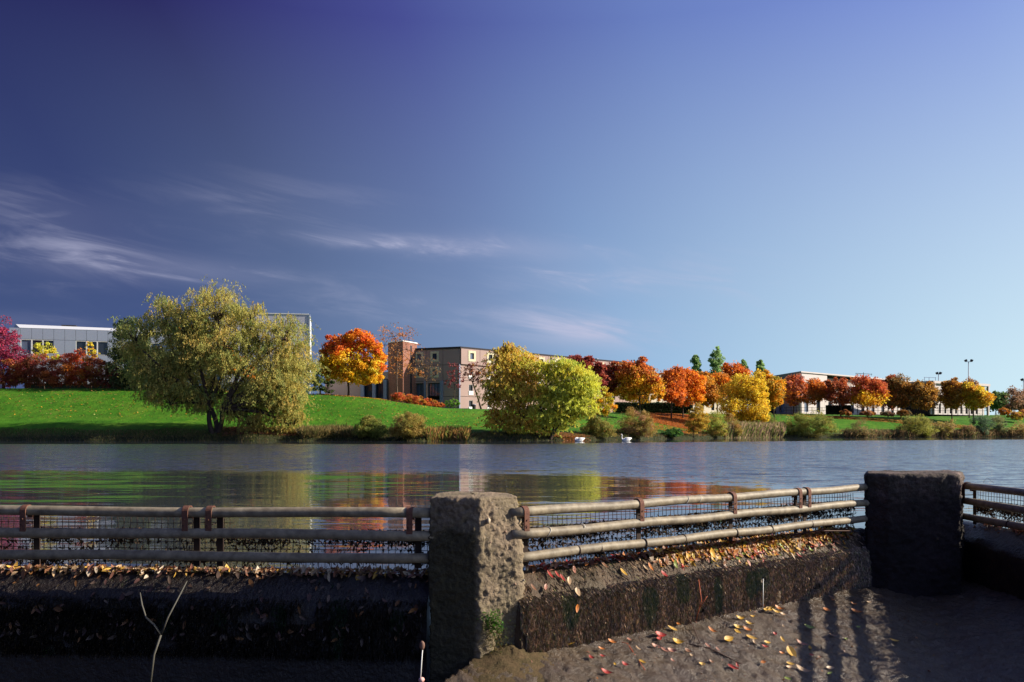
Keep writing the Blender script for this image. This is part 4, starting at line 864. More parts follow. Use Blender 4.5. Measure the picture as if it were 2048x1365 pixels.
T('maple_tree', 'big amber maple left of the low cream wing', 1279, 126, [(1262, 745, 26, 26), (1290, 740, 26, 26), (1278, 768, 38, 22), (1308, 768, 16, 20), (1250, 775, 18, 14), (1270, 730, 20, 12)], [OR2], 14000, grad=([(.5, .14, .04), (.58, .2, .04), OB], [AMB, YL, OR2, (.5, .3, .04)], .55), to=(1279, 790))
T('maple_tree', 'rust orange maple right of the amber one', 1343, 138, [(1343, 760, 22, 24), (1335, 782, 20, 18), (1355, 778, 20, 20), (1350, 745, 16, 12)], [OR1, (.52, .16, .03), RD1], 9000, to=(1343, 805))
T('maple_tree', 'tall red orange maple with a dark trunk over the clipped hedge', 1366, 142, [(1372, 750, 22, 17), (1385, 765, 22, 22), (1370, 785, 22, 20), (1395, 790, 14, 14)], [OR1, (.55, .15, .03), OR2], 9000, to=(1366, 805))
T('maple_tree', 'ochre maple standing over the small bank thicket', 1407, 146, [(1405, 770, 22, 24), (1418, 785, 18, 20), (1398, 792, 18, 14)], [OB, AMB, (.42, .25, .04)], 8000, to=(1405, 800))
T('maple_tree', 'orange maple below the tallest poplar', 1436, 156, [(1436, 762, 18, 20), (1445, 770, 14, 18), (1425, 752, 12, 10)], [OR2, OR1, OB], 6500)
T('maple_tree', 'round red orange maple standing high right of the tallest poplar', 1470, 162, [(1468, 742, 22, 18), (1482, 750, 18, 18), (1460, 758, 18, 16), (1475, 770, 24, 18)], [OR1, (.55, .16, .02), RD1], 8000)
T('field_maple_tree', 'large bright yellow tree by the pink reed bed', 1484, 136, [(1490, 765, 30, 22), (1512, 778, 22, 30), (1470, 790, 32, 30), (1505, 810, 30, 28), (1465, 815, 26, 22), (1485, 835, 26, 16), (1522, 800, 16, 26)], [YL, YL2, (.66, .44, .03), (.55, .40, .05)], 21000, .27, to=(1484, 830), clump=.3)
T('maple_tree', 'orange and green maple right behind the yellow tree', 1548, 152, [(1540, 768, 20, 20), (1553, 780, 14, 22), (1530, 755, 14, 14), (1548, 795, 14, 14)], [OR2, AMB, (.36, .30, .04)], 7500)
for (px, py, rx, ry, lb) in [(1391, 732, 10, 22, 'small poplar left of the tallest poplar'), (1432, 720, 15, 27, 'tallest of the green poplars beyond the trees'), (1486, 735, 8, 16, 'poplar tip showing behind the round red orange maple'), (1520, 738, 11, 18, 'poplar right of the round red orange maple')]:
    tree('poplar_tree', lb, 'tree', px, 235, [(px + .5, py - ry * .55, rx * .6, ry * .5), (px, py - ry * .1, rx * .95, ry * .6), (px + 1, py + ry * .5, rx * 1.05, ry * .7), (px - 1, py + ry * 1.3, rx, ry * .9), (px, py + ry * 2, rx, ry)], [(.24, .38, .13), (.30, .42, .15), (.20, .30, .12)], 9000, .5, .6, nclump=34, trunk_r=.25, group='poplars beyond the park', clump=.3)
row = [(1586, 170, [(1575, 765, 12, 14), (1597, 762, 16, 14), (1588, 785, 22, 18), (1606, 785, 8, 14)], [RD1, (.5, .13, .06), OR1, MAR], 4200, 'sparse red maple, first left along the white low building', 800),
       (1637, 172, [(1630, 768, 14, 16), (1645, 785, 18, 14), (1622, 792, 14, 12), (1637, 775, 18, 20)], [(.5, .16, .04), OR1, OB], 6000, 'rusty orange maple in front of the diagonal shadow wall', 805),
       (1681, 170, [(1665, 768, 12, 14), (1685, 768, 12, 14), (1675, 790, 22, 14), (1690, 785, 8, 18)], [(.46, .12, .05), RD1, MAR], 4800, 'small dark red maple with an upright forked crown', 800),
       (1735, 171, [(1725, 770, 24, 17), (1750, 772, 22, 18), (1733, 792, 30, 16), (1762, 790, 14, 18), (1712, 785, 16, 16)], [(.48, .10, .05), RD1, OB], 11000, 'broad crimson maple turning yellow at its right side', 812),
       (1776, 176, [(1782, 770, 14, 18), (1778, 795, 14, 16)], [MAR, RD2, OB], 3600, 'narrow maroon maple between the crimson and the dark brown maples', 815),
       (1802, 173, [(1800, 765, 18, 16), (1808, 785, 18, 20), (1798, 800, 16, 12)], [(.22, .14, .05), OB, (.16, .12, .04), (.4, .2, .04)], 7500, 'dark brown green maple with the highest top in the right hand row', 812),
       (1842, 172, [(1840, 775, 22, 18), (1856, 785, 16, 18), (1832, 795, 18, 16), (1850, 800, 18, 12)], [OB, (.3, .19, .05), (.45, .22, .03), (.2, .13, .05)], 9000, 'bronze maple left of the short lamp mast', 812),
       (1905, 174, [(1898, 770, 16, 16), (1912, 785, 18, 18), (1890, 790, 14, 16), (1905, 802, 18, 10)], [(.45, .25, .04), OB, AMB, (.25, .16, .05)], 8500, 'amber brown maple right of the short lamp mast', 808),
       (1948, 172, [(1945, 785, 20, 16), (1962, 792, 16, 16), (1935, 778, 14, 14), (1950, 803, 20, 10)], [AMB, YL2, (.46, .34, .05)], 7500, 'yellow green maple at the end of the white building', 808)]
for (tr, D, lbs, pl, n, lb, ty) in row:
    gr = ([(.48, .10, .05), RD1], [YL, AMB, OR2], .45) if 'crimson maple turning' in lb else None
    T('maple_tree', lb, tr, D, lbs, pl, n, .38, to=(tr, ty), group='row of maples in front of the low white buildings', grad=gr)
T('bare_tree', 'bare branched tree top behind the tall lamp mast', 1938, 182, [(1938, 765, 14, 12)], [OB, (.2, .12, .08)], 500, twigr=1.4)
T('green_tree', 'rounded mid green tree right of the white building', 1992, 215, [(1985, 795, 14, 12), (2000, 792, 13, 11), (1993, 805, 18, 12)], [(.12, .20, .06), (.10, .16, .05)], 5000, .5)
T('bare_tree', 'leafless grey brown tree near the right edge', 2025, 190, [(2026, 792, 18, 18), (2030, 780, 10, 8)], [(.22, .14, .10), (.3, .16, .09)], 900, twigr=1.6, nclump=46)
T('brown_tree', 'russet brown tree at the right edge', 2046, 200, [(2042, 800, 16, 18), (2060, 790, 18, 18), (2020, 812, 14, 8)], [(.3, .15, .08), (.22, .12, .07), OB], 4200, .5)
# far wood closing the horizon

for k, (px, D, w_) in enumerate([(2095, 260, 60), (2160, 300, 60), (-120, 150, 60), (-230, 160, 70), (-360, 170, 80)]):
    T('wood_tree', ['brown tree standing beyond the right edge', 'far brown tree past the right edge', 'tree standing beyond the left edge', 'second tree beyond the left edge', 'third tree beyond the left edge'][k], px, D, [(px, 790 if k < 2 else 720, w_ * .6, 20 if k < 2 else 50), (px - 20, 805 if k < 2 else 740, w_ * .5, 16 if k < 2 else 40)], [(.2, .15, .06), DKG2, OB], 3000, .7)

# ---------------------------------------------------------------- bushes on the bank
def bush(px, lobes, pal, n, label, name='bank_bush', size=.17, off=1.0, asp=.4, stems=4, **k):
    D = bankD(px) + off * .5
    return tree(name, label, 'bush', px, D, lobes, pal, int(n * 1.3), size, asp, grow=1.22, nclump=k.pop('nclump', 46), trunk_r=k.pop('trunk_r', .05), stems=stems, clump=k.pop('clump', .26), hollow=.3, **k)
BK = [(.26, .22, .05), (.32, .24, .06), (.22, .20, .05), (.36, .20, .06)]
GB = [(.16, .20, .04), (.22, .24, .05), (.12, .15, .03), (.26, .22, .05)]
bush(741, [(740, 855, 30, 20), (730, 862, 22, 14), (756, 862, 20, 14), (741, 845, 20, 12)], GB, 11000, 'round olive green bush on the bank below the orange maple')
bush(816, [(816, 852, 30, 23), (806, 862, 24, 14), (832, 862, 20, 14)], BK, 11000, 'round tan green bush on the bank, twin of the olive one beside it')
bush(1195, [(1195, 852, 26, 18), (1180, 862, 18, 13), (1215, 862, 18, 12), (1190, 842, 12, 10)], GB + BK, 9000, 'low green bush on the bank behind the swans')
bush(1273, [(1270, 842, 26, 24), (1290, 856, 20, 18), (1255, 856, 22, 18), (1275, 862, 30, 12)], BK + [(.34, .18, .10)], 13000, 'large brownish bush on the bank right of the upright swan')
bush(1340, [(1342, 868, 20, 10), (1332, 872, 14, 6), (1350, 866, 10, 9)], [(.03, .10, .03), (.05, .14, .03), (.10, .20, .03)], 4500, 'small dark green bush dipping into the water', size=.24, asp=.3)
bush(1386, [(1396, 828, 16, 12), (1405, 845, 14, 14), (1385, 850, 12, 14), (1398, 815, 8, 10)], [(.56, .38, .04), (.42, .30, .05), (.38, .24, .04)], 6500, 'little yellow tree among the bank thicket', 'bank_sapling', .2)
bush(1432, [(1432, 846, 18, 20), (1440, 860, 16, 14), (1425, 862, 16, 12), (1400, 870, 14, 7)], [(.26, .30, .05), (.34, .32, .06), (.36, .22, .06)], 9000, 'yellow green thicket bush left of the pink reeds')
bush(1465, [(1462, 848, 14, 20), (1470, 860, 14, 14)], BK, 5500, 'brown green bush touching the pink reeds')
bush(1543, [(1543, 850, 18, 18), (1530, 840, 10, 14)], GB, 4500, 'green bush behind the right end of the pink reeds', off=6)
bush(1615, [(1590, 850, 26, 18), (1625, 845, 34, 20), (1655, 852, 22, 18), (1612, 864, 40, 10), (1575, 860, 16, 14)], GB + [(.34, .30, .06)], 17000, 'wide dark olive bush on the bank below the white building', size=.2)
bush(1716, [(1718, 856, 14, 16), (1700, 864, 16, 10), (1735, 866, 14, 8)], [(.20, .14, .06), (.3, .2, .08), (.14, .2, .05)], 2600, 'thin straggly bush with a few red leaves', size=.2)
bush(1830, [(1828, 850, 26, 20), (1845, 858, 22, 15), (1812, 860, 18, 13), (1855, 864, 18, 8)], [(.34, .34, .06), (.26, .26, .06), (.22, .2, .05)], 12000, 'rounded yellow green bush on the right bank', size=.2)
bush(1885, [(1882, 856, 16, 14), (1900, 852, 12, 12), (1893, 864, 18, 8)], [(.36, .26, .10), (.28, .2, .08), (.34, .30, .07)], 4500, 'brownish bush leaning right on the far right bank', size=.2)
bush(1942, [(1940, 860, 14, 10), (1930, 864, 10, 8)], [(.3, .18, .08), (.2, .16, .06)], 3200, 'small rusty bush left of the blue green willow bush', size=.2)
bush(1968, [(1968, 852, 17, 18), (1960, 862, 14, 10)], [(.08, .14, .08), (.12, .18, .10), (.06, .10, .05)], 6000, 'dark blue green willow bush on the far right bank', size=.2, off=1)
bush(1998, [(1998, 848, 14, 16), (2008, 860, 12, 12)], [(.18, .22, .10), (.22, .22, .08)], 4500, 'grey green bush at the right end of the bank', size=.2)
bush(2040, [(2045, 858, 14, 12), (2022, 862, 14, 8)], [(.36, .28, .09), (.3, .2, .08)], 3500, 'straw coloured bush at the right edge of the bank', size=.2)
for k, (px, py, rx, ry, pl, D) in enumerate([(2008, 824, 14, 6, [OR1, (.5, .3, .05), OB], 178), (2030, 832, 18, 8, [OB, (.2, .12, .05), YL2], 178), (2048, 828, 14, 8, [(.28, .12, .06), OB], 182), (1735, 827, 16, 4, [(.2, .1, .07), OB], 168), (1775, 828, 16, 4, [(.2, .1, .07), (.16, .12, .07)], 168), (1808, 826, 14, 6, [(.14, .12, .06), OB], 168), (1690, 826, 10, 5, [OB, (.3, .12, .06)], 167)]):
    tree('low_shrub', ['flat orange shrub on the right hand lawn', 'orange and brown shrub mound on the right hand lawn', 'dark russet shrub at the right edge of the lawn', 'low brown shrub bed below the crimson maple', 'low purplish shrub bed left of the dark brown maple', 'low dark shrub under the dark brown maple', 'small russet shrub beside the dark van'][k], 'shrub', px, D, [(px, py, rx, ry), (px + 6, py + 2, rx * .7, ry * .7)], pl, 2000, .3, .6, nclump=20, trunk_r=.03, stems=2, clump=.3)
# reeds and rough grass along the waterline
def blades(name, label, cat, gen, count, h, w_, pal, lean=.25, kind='stuff'):
    P = gen(count); c = len(P); hh = h * (.5 + .8 * rng.random(c))[:, None]
    dr = rng.normal(0, lean, (c, 3)) + np.array([0, 0, 1]); dr /= np.linalg.norm(dr, axis=1)[:, None]; a = rng.random(c) * 6.28; s = np.stack([np.cos(a), np.sin(a) * .4, 0 * a], 1)
    V = np.stack([P - s * w_, P + s * w_, P + dr * hh * .7 + s * w_ * .7, P + dr * hh + rng.normal(0, .08, (c, 3)) * hh], 1).reshape(-1, 3)
    cl_ = np.array(pal)[rng.integers(0, len(pal), c)] * (.7 + .6 * rng.random(c))[:, None]
    o = link(name, mesh_np(name, V, np.arange(c * 4).reshape(-1, 4), np.repeat(cl_, 4, 0)), M_leaf); tag(o, label, cat, kind=kind); return o
def strip(px0, px1, o0, o1, zoff=0):
    def g_(n):
        px = rng.uniform(px0, px1, n); D = np.array([bankD(p) for p in px]) + rng.uniform(o0, o1, n); X = (px - CX) / F * D
        return np.stack([X, D, np.maximum(gz(X, D), -.02) + zoff], 1)
    return g_
blades('rough_grass', 'rough tufted grass and weeds along the far waterline', 'grass', strip(-60, 2100, -.2, 3.2), 34000, .24, .03, [(.10, .12, .03), (.16, .13, .05), (.07, .09, .02), (.2, .14, .07)], .4)
blades('reed_bed', 'pinkish tan reed bed at the water in front of the yellow tree', 'reeds', strip(1452, 1566, -.5, 3.5), 26000, 1.75, .035, [(.36, .26, .17), (.42, .28, .2), (.24, .24, .08), (.18, .22, .06)], .16)
blades('sedge', 'orange green sedge tufts in the shade right of the round bushes', 'sedge', strip(855, 935, -.1, 1.6), 3500, 1.0, .04, [(.34, .2, .06), (.2, .24, .05), (.4, .22, .08)], .3)
blades('scrub', 'brown scrub under the right edge of the huge willow', 'scrub', strip(600, 705, .3, 2.6), 9000, .9, .04, [(.2, .16, .06), (.28, .2, .08), (.14, .14, .04)], .4)
blades('scrub', 'brown weedy scrub on the right hand bank', 'scrub', strip(1690, 2060, -.1, 2.6), 14000, 1.0, .05, [(.2, .13, .07), (.3, .2, .1), (.12, .14, .05)], .4)
# fallen leaves under trees
def ground_leaves(px0, px1, D0, D1, n, pal, label, fade=True):
    px = rng.uniform(px0, px1, n) + rng.normal(0, (px1 - px0) * .07 + 4, n); D = D0 + (D1 - D0) * rng.random(n) ** .9; X = (px - CX) / F * D; P = np.stack([X, D, gz(X, D) + .05], 1)
    P[:, 2] += .04
    c = np.array(pal)[rng.integers(0, len(pal), n)] * (.7 + .6 * rng.random((n, 1)))
    dr = rng.normal(0, 1, (n, 3)); dr[:, 2] *= .25; nr = np.tile([0, -.3, 1.], (n, 1)) + rng.normal(0, .3, (n, 3))
    o = leaves_mesh('leaf_litter', P, dr, nr, .24, .17, c, None); tag(o, label, 'leaf litter', kind='stuff')
ground_leaves(1296, 1392, 128, 150, 16000, [RD1, OR1, (.45, .12, .03), OB], 'orange red leaf carpet on the lawn below the clipped hedge')
ground_leaves(1290, 1400, 118, 130, 1500, [RD1, OR1, OB], 'scattered orange leaves thinning out over the lawn')
ground_leaves(455, 600, 89, 93, 5000, [OB, (.3, .12, .07), MAR], 'reddish brown leaves on the bank under the huge willow')
ground_leaves(1080, 1165, 92, 95.5, 5000, [(.42, .18, .08), OB, (.36, .14, .06)], 'orange brown leaves on the bank under the central willow')
ground_leaves(640, 760, 110, 114, 1600, [AMB, OB, YL], 'yellow leaves fallen beneath the orange maple')
ground_leaves(-40, 1300, 97, 112, 2600, [OB, AMB, BRN, (.3, .3, .08)], 'fallen leaves sprinkled over the wide green slope')
ground_leaves(1590, 1960, 166, 170, 5000, [OB, RD1, (.5, .3, .06)], 'brown leaf line under the row of maples')

# ================================================================= BUILDINGS
def win_wall(P0, d, n, L, z0, z1, holes, mat, parent, name='wall', th=.25):
    """one wall panel with real openings; P0 = lower left on plan, holes (u0,u1,v0,v1) in panel metres"""
    us_ = sorted({0, L} | {h for H in holes for h in H[:2]}); vs_ = sorted({0, z1 - z0} | {h for H in holes for h in H[2:]}); mb = MB()
    X = lambda u, v, o: (P0.x + d.x * u + n.x * o, P0.y + d.y * u + n.y * o, z0 + v)
    for i in range(len(us_) - 1):
        for j in range(len(vs_) - 1):
            uc, vc = (us_[i] + us_[i + 1]) / 2, (vs_[j] + vs_[j + 1]) / 2
            if any(h[0] < uc < h[1] and h[2] < vc < h[3] for h in holes): continue
            mb.add([X(us_[i], vs_[j], 0), X(us_[i + 1], vs_[j], 0), X(us_[i + 1], vs_[j + 1], 0), X(us_[i], vs_[j + 1], 0)], [(0, 1, 2, 3)])
    def ring(a, b, c, e):
        for q in (((a, c), (b, c)), ((b, c), (b, e)), ((b, e), (a, e)), ((a, e), (a, c))):
            (u0, v0), (u1, v1) = q; mb.add([X(u0, v0, 0), X(u1, v1, 0), X(u1, v1, -th), X(u0, v0, -th)], [(0, 1, 2, 3)])
    for h in holes: ring(*h)
    ring(0, L, 0, z1 - z0)
    return mb.build(name, mat, parent)
def wbox(P0, d, n, u0, u1, z0, z1, o0, o1, name, mat, parent):
    mb = MB(); V = [(P0.x + d.x * u + n.x * o, P0.y + d.y * u + n.y * o, z) for z in (z0, z1) for o in (o0, o1) for u in (u0, u1)]
    mb.add(V, [(0, 2, 3, 1), (4, 5, 7, 6), (0, 1, 5, 4), (2, 6, 7, 3), (0, 4, 6, 2), (1, 3, 7, 5)]); return mb.build(name, mat, parent)
def frame_win(P0, d, n, u0, u1, z0, z1, o, bw, mat_f, mat_g, parent, depth=.06, mull=0, recess=.15, name='window'):
    """frame ring standing proud by depth, with the pane set back as its child"""
    mb = MB(); X = lambda u, z, q: (P0.x + d.x * u + n.x * q, P0.y + d.y * u + n.y * q, z)
    def bx(a, b, c, e, q0, q1):
        V = [X(u, z, q) for z in (c, e) for q in (q0, q1) for u in (a, b)]; mb.add(V, [(0, 2, 3, 1), (4, 5, 7, 6), (0, 1, 5, 4), (2, 6, 7, 3), (0, 4, 6, 2), (1, 3, 7, 5)])
    bx(u0, u0 + bw, z0, z1, o - .02, o + depth); bx(u1 - bw, u1, z0, z1, o - .02, o + depth); bx(u0 + bw, u1 - bw, z0, z0 + bw, o - .02, o + depth); bx(u0 + bw, u1 - bw, z1 - bw, z1, o - .02, o + depth)
    for k in range(mull):
        um = u0 + (u1 - u0) * (k + 1) / (mull + 1); bx(um - .03, um + .03, z0 + bw, z1 - bw, o - .05, o - .01)
    f_ = mb.build(name, mat_f, parent)
    mb = MB(); mb.add([X(u0 + bw, z0 + bw, o - recess), X(u1 - bw, z0 + bw, o - recess), X(u1 - bw, z1 - bw, o - recess), X(u0 + bw, z1 - bw, o - recess)], [(0, 1, 2, 3)])
    p = bpy.data.objects.new('pane', mb.mesh('pane')); COL.objects.link(p); p.data.materials.append(mat_g); p.parent = f_; return f_
M_pink = pmat('pink_concrete', (.36, .255, .235), .9, .1, noise=[(.5, (.31, .225, .205), .5), (3., (.33, .235, .215), .3)])
M_cream = pmat('cream_surround', (.62, .56, .40), .8, .1); M_glass = pmat('dark_glass', (.02, .025, .035), .08, .6); M_glassb = pmat('sky_glass', (.10, .13, .2), .06, .8)
M_brick = bpy.data.materials.new('brick'); M_brick.use_nodes = True
_t = M_brick.node_tree; _b = _t.nodes['Principled BSDF']; _k = _t.nodes.new('ShaderNodeTexBrick'); _k.inputs['Color1'].default_value = (.22, .062, .035, 1); _k.inputs['Color2'].default_value = (.16, .045, .028, 1); _k.inputs['Mortar'].default_value = (.30, .22, .18, 1)
_k.inputs['Scale'].default_value = 1.; _k.inputs['Brick Width'].default_value = .5; _k.inputs['Row Height'].default_value = .16; _k.inputs['Mortar Size'].default_value = .015
_c = _t.nodes.new('ShaderNodeTexCoord'); _mp = _t.nodes.new('ShaderNodeMapping'); _mp.inputs['Rotation'].default_value = (R(90), 0, 0); _t.links.new(_c.outputs['Object'], _mp.inputs[0]); _t.links.new(_mp.outputs[0], _k.inputs[0]); _t.links.new(_k.outputs[0], _b.inputs['Base Color']); _b.inputs['Roughness'].default_value = .9
M_metal = pmat('blue_grey_column', (.20, .23, .34), .5, .4); M_darkroof = pmat('roof_felt', (.05, .045, .05), .9, .1); M_white = pmat('white_paint', (.78, .77, .76), .6, .3); M_joint = pmat('dark_joint', (.05, .045, .05), .8, .1)
M_clad = pmat('shaded_white_cladding', (.27, .30, .38), .35, .5, vary=.05); M_inner = pmat('dark_interior', (.03, .03, .035), .8, .1)  # cladding: bluish shade of the facade put into its base colour
def prism(pts, z0, z1, name, mat, parent):
    mb = MB(); k = len(pts); mb.add([(x, y, z) for z in (z0, z1) for x, y in pts], [tuple(range(k))[::-1], tuple(range(k, 2 * k))] + [(i, (i + 1) % k, k + (i + 1) % k, k + i) for i in range(k)]); return mb.build(name, mat, parent)
def perp(d): 
    n = Vector((d.y, -d.x, 0)); return n if n.y < 0 else -n
# ---- pink apartment building
ap = empty('apartment_building', at(920, 816, 135), 'long four storey pink concrete building with cream framed windows', 'building')
CA = Vector((U(920) * 135, 135, 0)); CB = Vector((U(1290) * 169, 169, 0)); CL = Vector((U(819) * 138.5, 138.5, 0))
zr = EYE + (HY - 693.5) / F * 135; zg = 4.3; SH = (zr - zg - .3) / 4
dR = (CB - CA).normalized(); nR = perp(dR); LR = (CB - CA).length; dL = (CA - CL).normalized(); nL = perp(dL); LLn = (CA - CL).length
back = Vector((0.35, 1, 0)).normalized() * 14
prism([(CL.x + .4, CL.y + .5), (CA.x + .1, CA.y + .6), (CB.x - .3, CB.y + .4), (CB.x + back.x - .3, CB.y + back.y), (CL.x + .4, CL.y + 20)], zg - 1, zr - .35, 'core', M_inner, ap)
mb = MB()
prism([(CL.x - .12, CL.y - .15), (CA.x + nR.x * .15, CA.y - .15), (CB.x + .15, CB.y - .1), (CB.x + back.x, CB.y + back.y), (CL.x - .12, CL.y + 20.5)], zr - .3, zr, 'roof', M_darkroof, ap)
nb = 12; bw = LR / nb; gap = .035
for i in range(nb):
    for s in range(4):
        z0 = zg + s * SH; u0 = i * bw; O = .30 if s == 3 else 0
        P0 = CA + dR * (u0 + gap) + nR * O
        uc = bw * .56
        if s == 3: hole = [(uc - .42, uc + .42, .95, 2.0)]
        else: hole = [(uc - .45, uc + .45, .35 if s else .3, 2.05)]
        win_wall(P0, dR, nR, bw - 2 * gap, z0 + gap, z0 + SH - gap, hole, M_pink, ap, 'panel')
        zz = z0 + gap; W0 = CA + dR * u0 + nR * O
        if s == 3: frame_win(W0, dR, nR, uc + gap - .82, uc + gap + .82, zz + .55, zz + 2.4, .0, .40, M_cream, M_glass if i % 3 else M_glassb, ap)
        else:
            frame_win(W0, dR, nR, uc + gap - .45, uc + gap + .45, zz + hole[0][2], zz + 2.05, -.08, .06, M_white, M_glass, ap, depth=.03)
            if i < 5: wbox(W0, dR, nR, uc + gap - .5, uc + gap + .5, zz + .25, zz + .95, .02, .08, 'balcony_rail', M_white, ap)
for px in (1064, 1100): 
    t = t_of(px, CA, CB); wbox(CA, dR, nR, t - .12, t + .12, zr - 1.7, zr - .31, .32, .42, 'drainpipe', M_joint, ap)
nbl = 3; bwl = LLn / nbl
for i in range(nbl):
    for s in range(4):
        z0 = zg + s * SH; P0 = CL + dL * (i * bwl + gap); cx = bwl * (.58 if i == 0 else .5); z_ = z0 + gap
        hole = [] if i == 2 else ([(cx - .42, cx + .42, .95, 1.95)] if s >= 2 else [(.35, bwl - .5, .0 if s == 0 else 0.0, SH - gap * 2 - .0 if s == 0 else SH * .86)])
        win_wall(P0, dL, nL, bwl - 2 * gap, z0 + gap, z0 + SH - gap, hole, M_pink, ap, 'panel')
        if i < 2 and s >= 2: frame_win(CL + dL * (i * bwl), dL, nL, cx + gap - .8, cx + gap + .8, z_ + .55, z_ + 2.35, 0, .38, M_cream, M_glassb if (i + s) % 2 else M_glass, ap)
        if i < 2 and s < 2: frame_win(CL + dL * (i * bwl), dL, nL, .40, bwl - .5, z_ + .05, z_ + SH * .84, -.15, .08, M_joint, M_glassb, ap, mull=3)
for u in (.15, bwl + .0, 2 * bwl - .15): wbox(CL, dL, nL, u - .22, u + .22, zg, zg + 2 * SH, .02, .45, 'column', M_metal, ap)
wbox(CA, dR, nR, -.25, .0, zg, zg + 3 * SH, -.1, .12, 'column', M_metal, ap)
# roof vents
for px, w_ in ((1064, 1.4), (1207, .5)):
    t = t_of(px, CA, CB); wbox(CA, dR, nR, t - w_ / 2, t + w_ / 2, zr + .0, zr + .38, -2.5, -1.5, 'roof_vent', M_metal, ap)
# ---- brick tower
bt = empty('brick_tower', at(805, 795, 134), 'square red brick stair tower left of the pink building', 'building')
T0 = Vector((U(776) * 137, 137, 0)); T1_ = Vector((U(806) * 134.5, 134.5, 0)); T2_ = Vector((U(834) * 138.4, 138.4, 0)); zt = EYE + (HY - 683) / F * 134.5
prism([(T0.x, T0.y), (T1_.x, T1_.y), (T2_.x, T2_.y), (T0.x + T2_.x - T1_.x, T0.y + T2_.y - T1_.y)], 4, zt, 'wall', M_brick, bt)
prism([(T0.x - .1, T0.y - .05), (T1_.x, T1_.y - .14), (T2_.x + .1, T2_.y - .05), (T0.x + T2_.x - T1_.x, T0.y + T2_.y - T1_.y + .2)], zt + .002, zt + .16, 'coping', M_white, bt)
dT = (T2_ - T1_).normalized(); nT = Vector((dT.y, -dT.x, 0)); wbox(T1_, dT, nT, 2.2, 2.7, zt - 9, zt - .5, -.02, .02, 'window_slot', M_glass, bt)
# ---- low glazed wing behind the orange maple
lw = empty('glazed_wing', at(720, 790, 136), 'low pinkish wing with dark glazing and blue grey columns behind the orange maple', 'building')
G0 = Vector((U(650) * 140, 140, 0)); G1_ = Vector((U(778) * 137, 137, 0)); dG = (G1_ - G0).normalized(); nG = perp(dG); LG = (G1_ - G0).length; ztop = EYE + (HY - 745) / F * 138
win_wall(G0, dG, nG, LG, 4.5, ztop, [(LG * .58, LG * .98, .5, (ztop - 4.5) * .82)], M_pink, lw, 'wall', .3)
prism([(G0.x, G0.y + .4), (G1_.x, G1_.y + .4), (G1_.x, G1_.y + 9), (G0.x, G0.y + 9)], 4.5, ztop - .1, 'core', M_inner, lw)
frame_win(G0, dG, nG, LG * .60, LG * .975, 5.1, 4.5 + (ztop - 4.5) * .81, -.15, .1, M_joint, M_glass, lw, mull=5)
for q in (.6, .78, .95): wbox(G0, dG, nG, LG * q - .3, LG * q + .3, 4.5, 4.5 + (ztop - 4.5) * .8, .03, .4, 'column', M_metal, lw)
wbox(G0, dG, nG, LG * .04, LG * .16, 5.5, 7.6, .02, .06, 'window_slot', M_glassb, lw)
# ---- low cream wing right of the pink building
cw = empty('cream_wing', at(1350, 812, 165), 'low cream wing behind the rust coloured maples', 'building')
W0 = CB + Vector((.6, -1.5, 0)); W1 = Vector((U(1475) * 183, 183, 0)); dW = (W1 - W0).normalized(); nW = perp(dW); LW = (W1 - W0).length; zw = EYE + (HY - 748) / F * 168
hl = [(u, u + 1.0, 1.2, 2.8) for u in np.arange(2, LW - 2, 3.4)] + [(u, u + 1.0, 4.2, 5.6) for u in np.arange(2, LW - 2, 3.4)]
win_wall(W0, dW, nW, LW, 4.6, zw, hl, M_cream2 if 'M_cream2' in globals() else pmat('cream_render', (.60, .52, .42), .9, .1), cw, 'wall', .3)
for (u0, u1, v0, v1) in hl: frame_win(W0, dW, nW, u0, u1, 4.6 + v0, 4.6 + v1, -.1, .08, M_joint, M_glass, cw, depth=.02)
prism([(W0.x, W0.y + .4), (W1.x, W1.y + .4), (W1.x, W1.y + 10), (W0.x, W0.y + 10)], 4.6, zw - .05, 'core', M_inner, cw)
prism([(W0.x - .1, W0.y - .2), (W1.x + .1, W1.y - .2), (W1.x, W1.y + 10.2), (W0.x, W0.y + 10.2)], zw, zw + .2, 'roof', M_darkroof, cw)
# ---- white clad building at left
wb = empty('clad_building', at(130, 777, 128), 'white metal clad building with a bright flat roof edge behind the red shrubs', 'building')
K0 = Vector((U(41) * 124, 124, 0)); K1 = Vector((U(505) * 133.5, 133.5, 0)); dK = (K1 - K0).normalized(); nK = perp(dK); LK = (K1 - K0).length; zk = EYE + (HY - 656) / F * 124
prism([(K0.x + .3, K0.y + .5), (K1.x, K1.y + .5), (K1.x, K1.y + 14), (K0.x - 6, K0.y + 14)], 6, zk - .1, 'core', M_inner, wb)
M_bright = pmat('bright_roof_edge', (.58, .59, .62), .4, .5, vary=.03)
# roof edge band, sloping face catching the sky
mb = MB(); q = [(K0 - dK * 1.0, zk), (K1, zk)]
Z0_, Z1_ = zk, zk + .72
V = [tuple(K0 - dK * .1 + nK * .06 + Vector((0, 0, Z0_))), tuple(K1 + nK * .06 + Vector((0, 0, Z0_))), tuple(K1 - nK * 1.6 + Vector((0, 0, Z1_ - .3))), tuple(K0 - dK * 1.1 - nK * 1.6 + Vector((0, 0, Z1_))), tuple(K0 - nK * 14 + Vector((-5, 0, Z1_))), tuple(K1 - nK * 14 + Vector((0, 0, Z1_ - .3)))]
mb.add(V, [(0, 1, 2, 3), (3, 2, 5, 4)]); mb.build('roof', M_bright, wb)
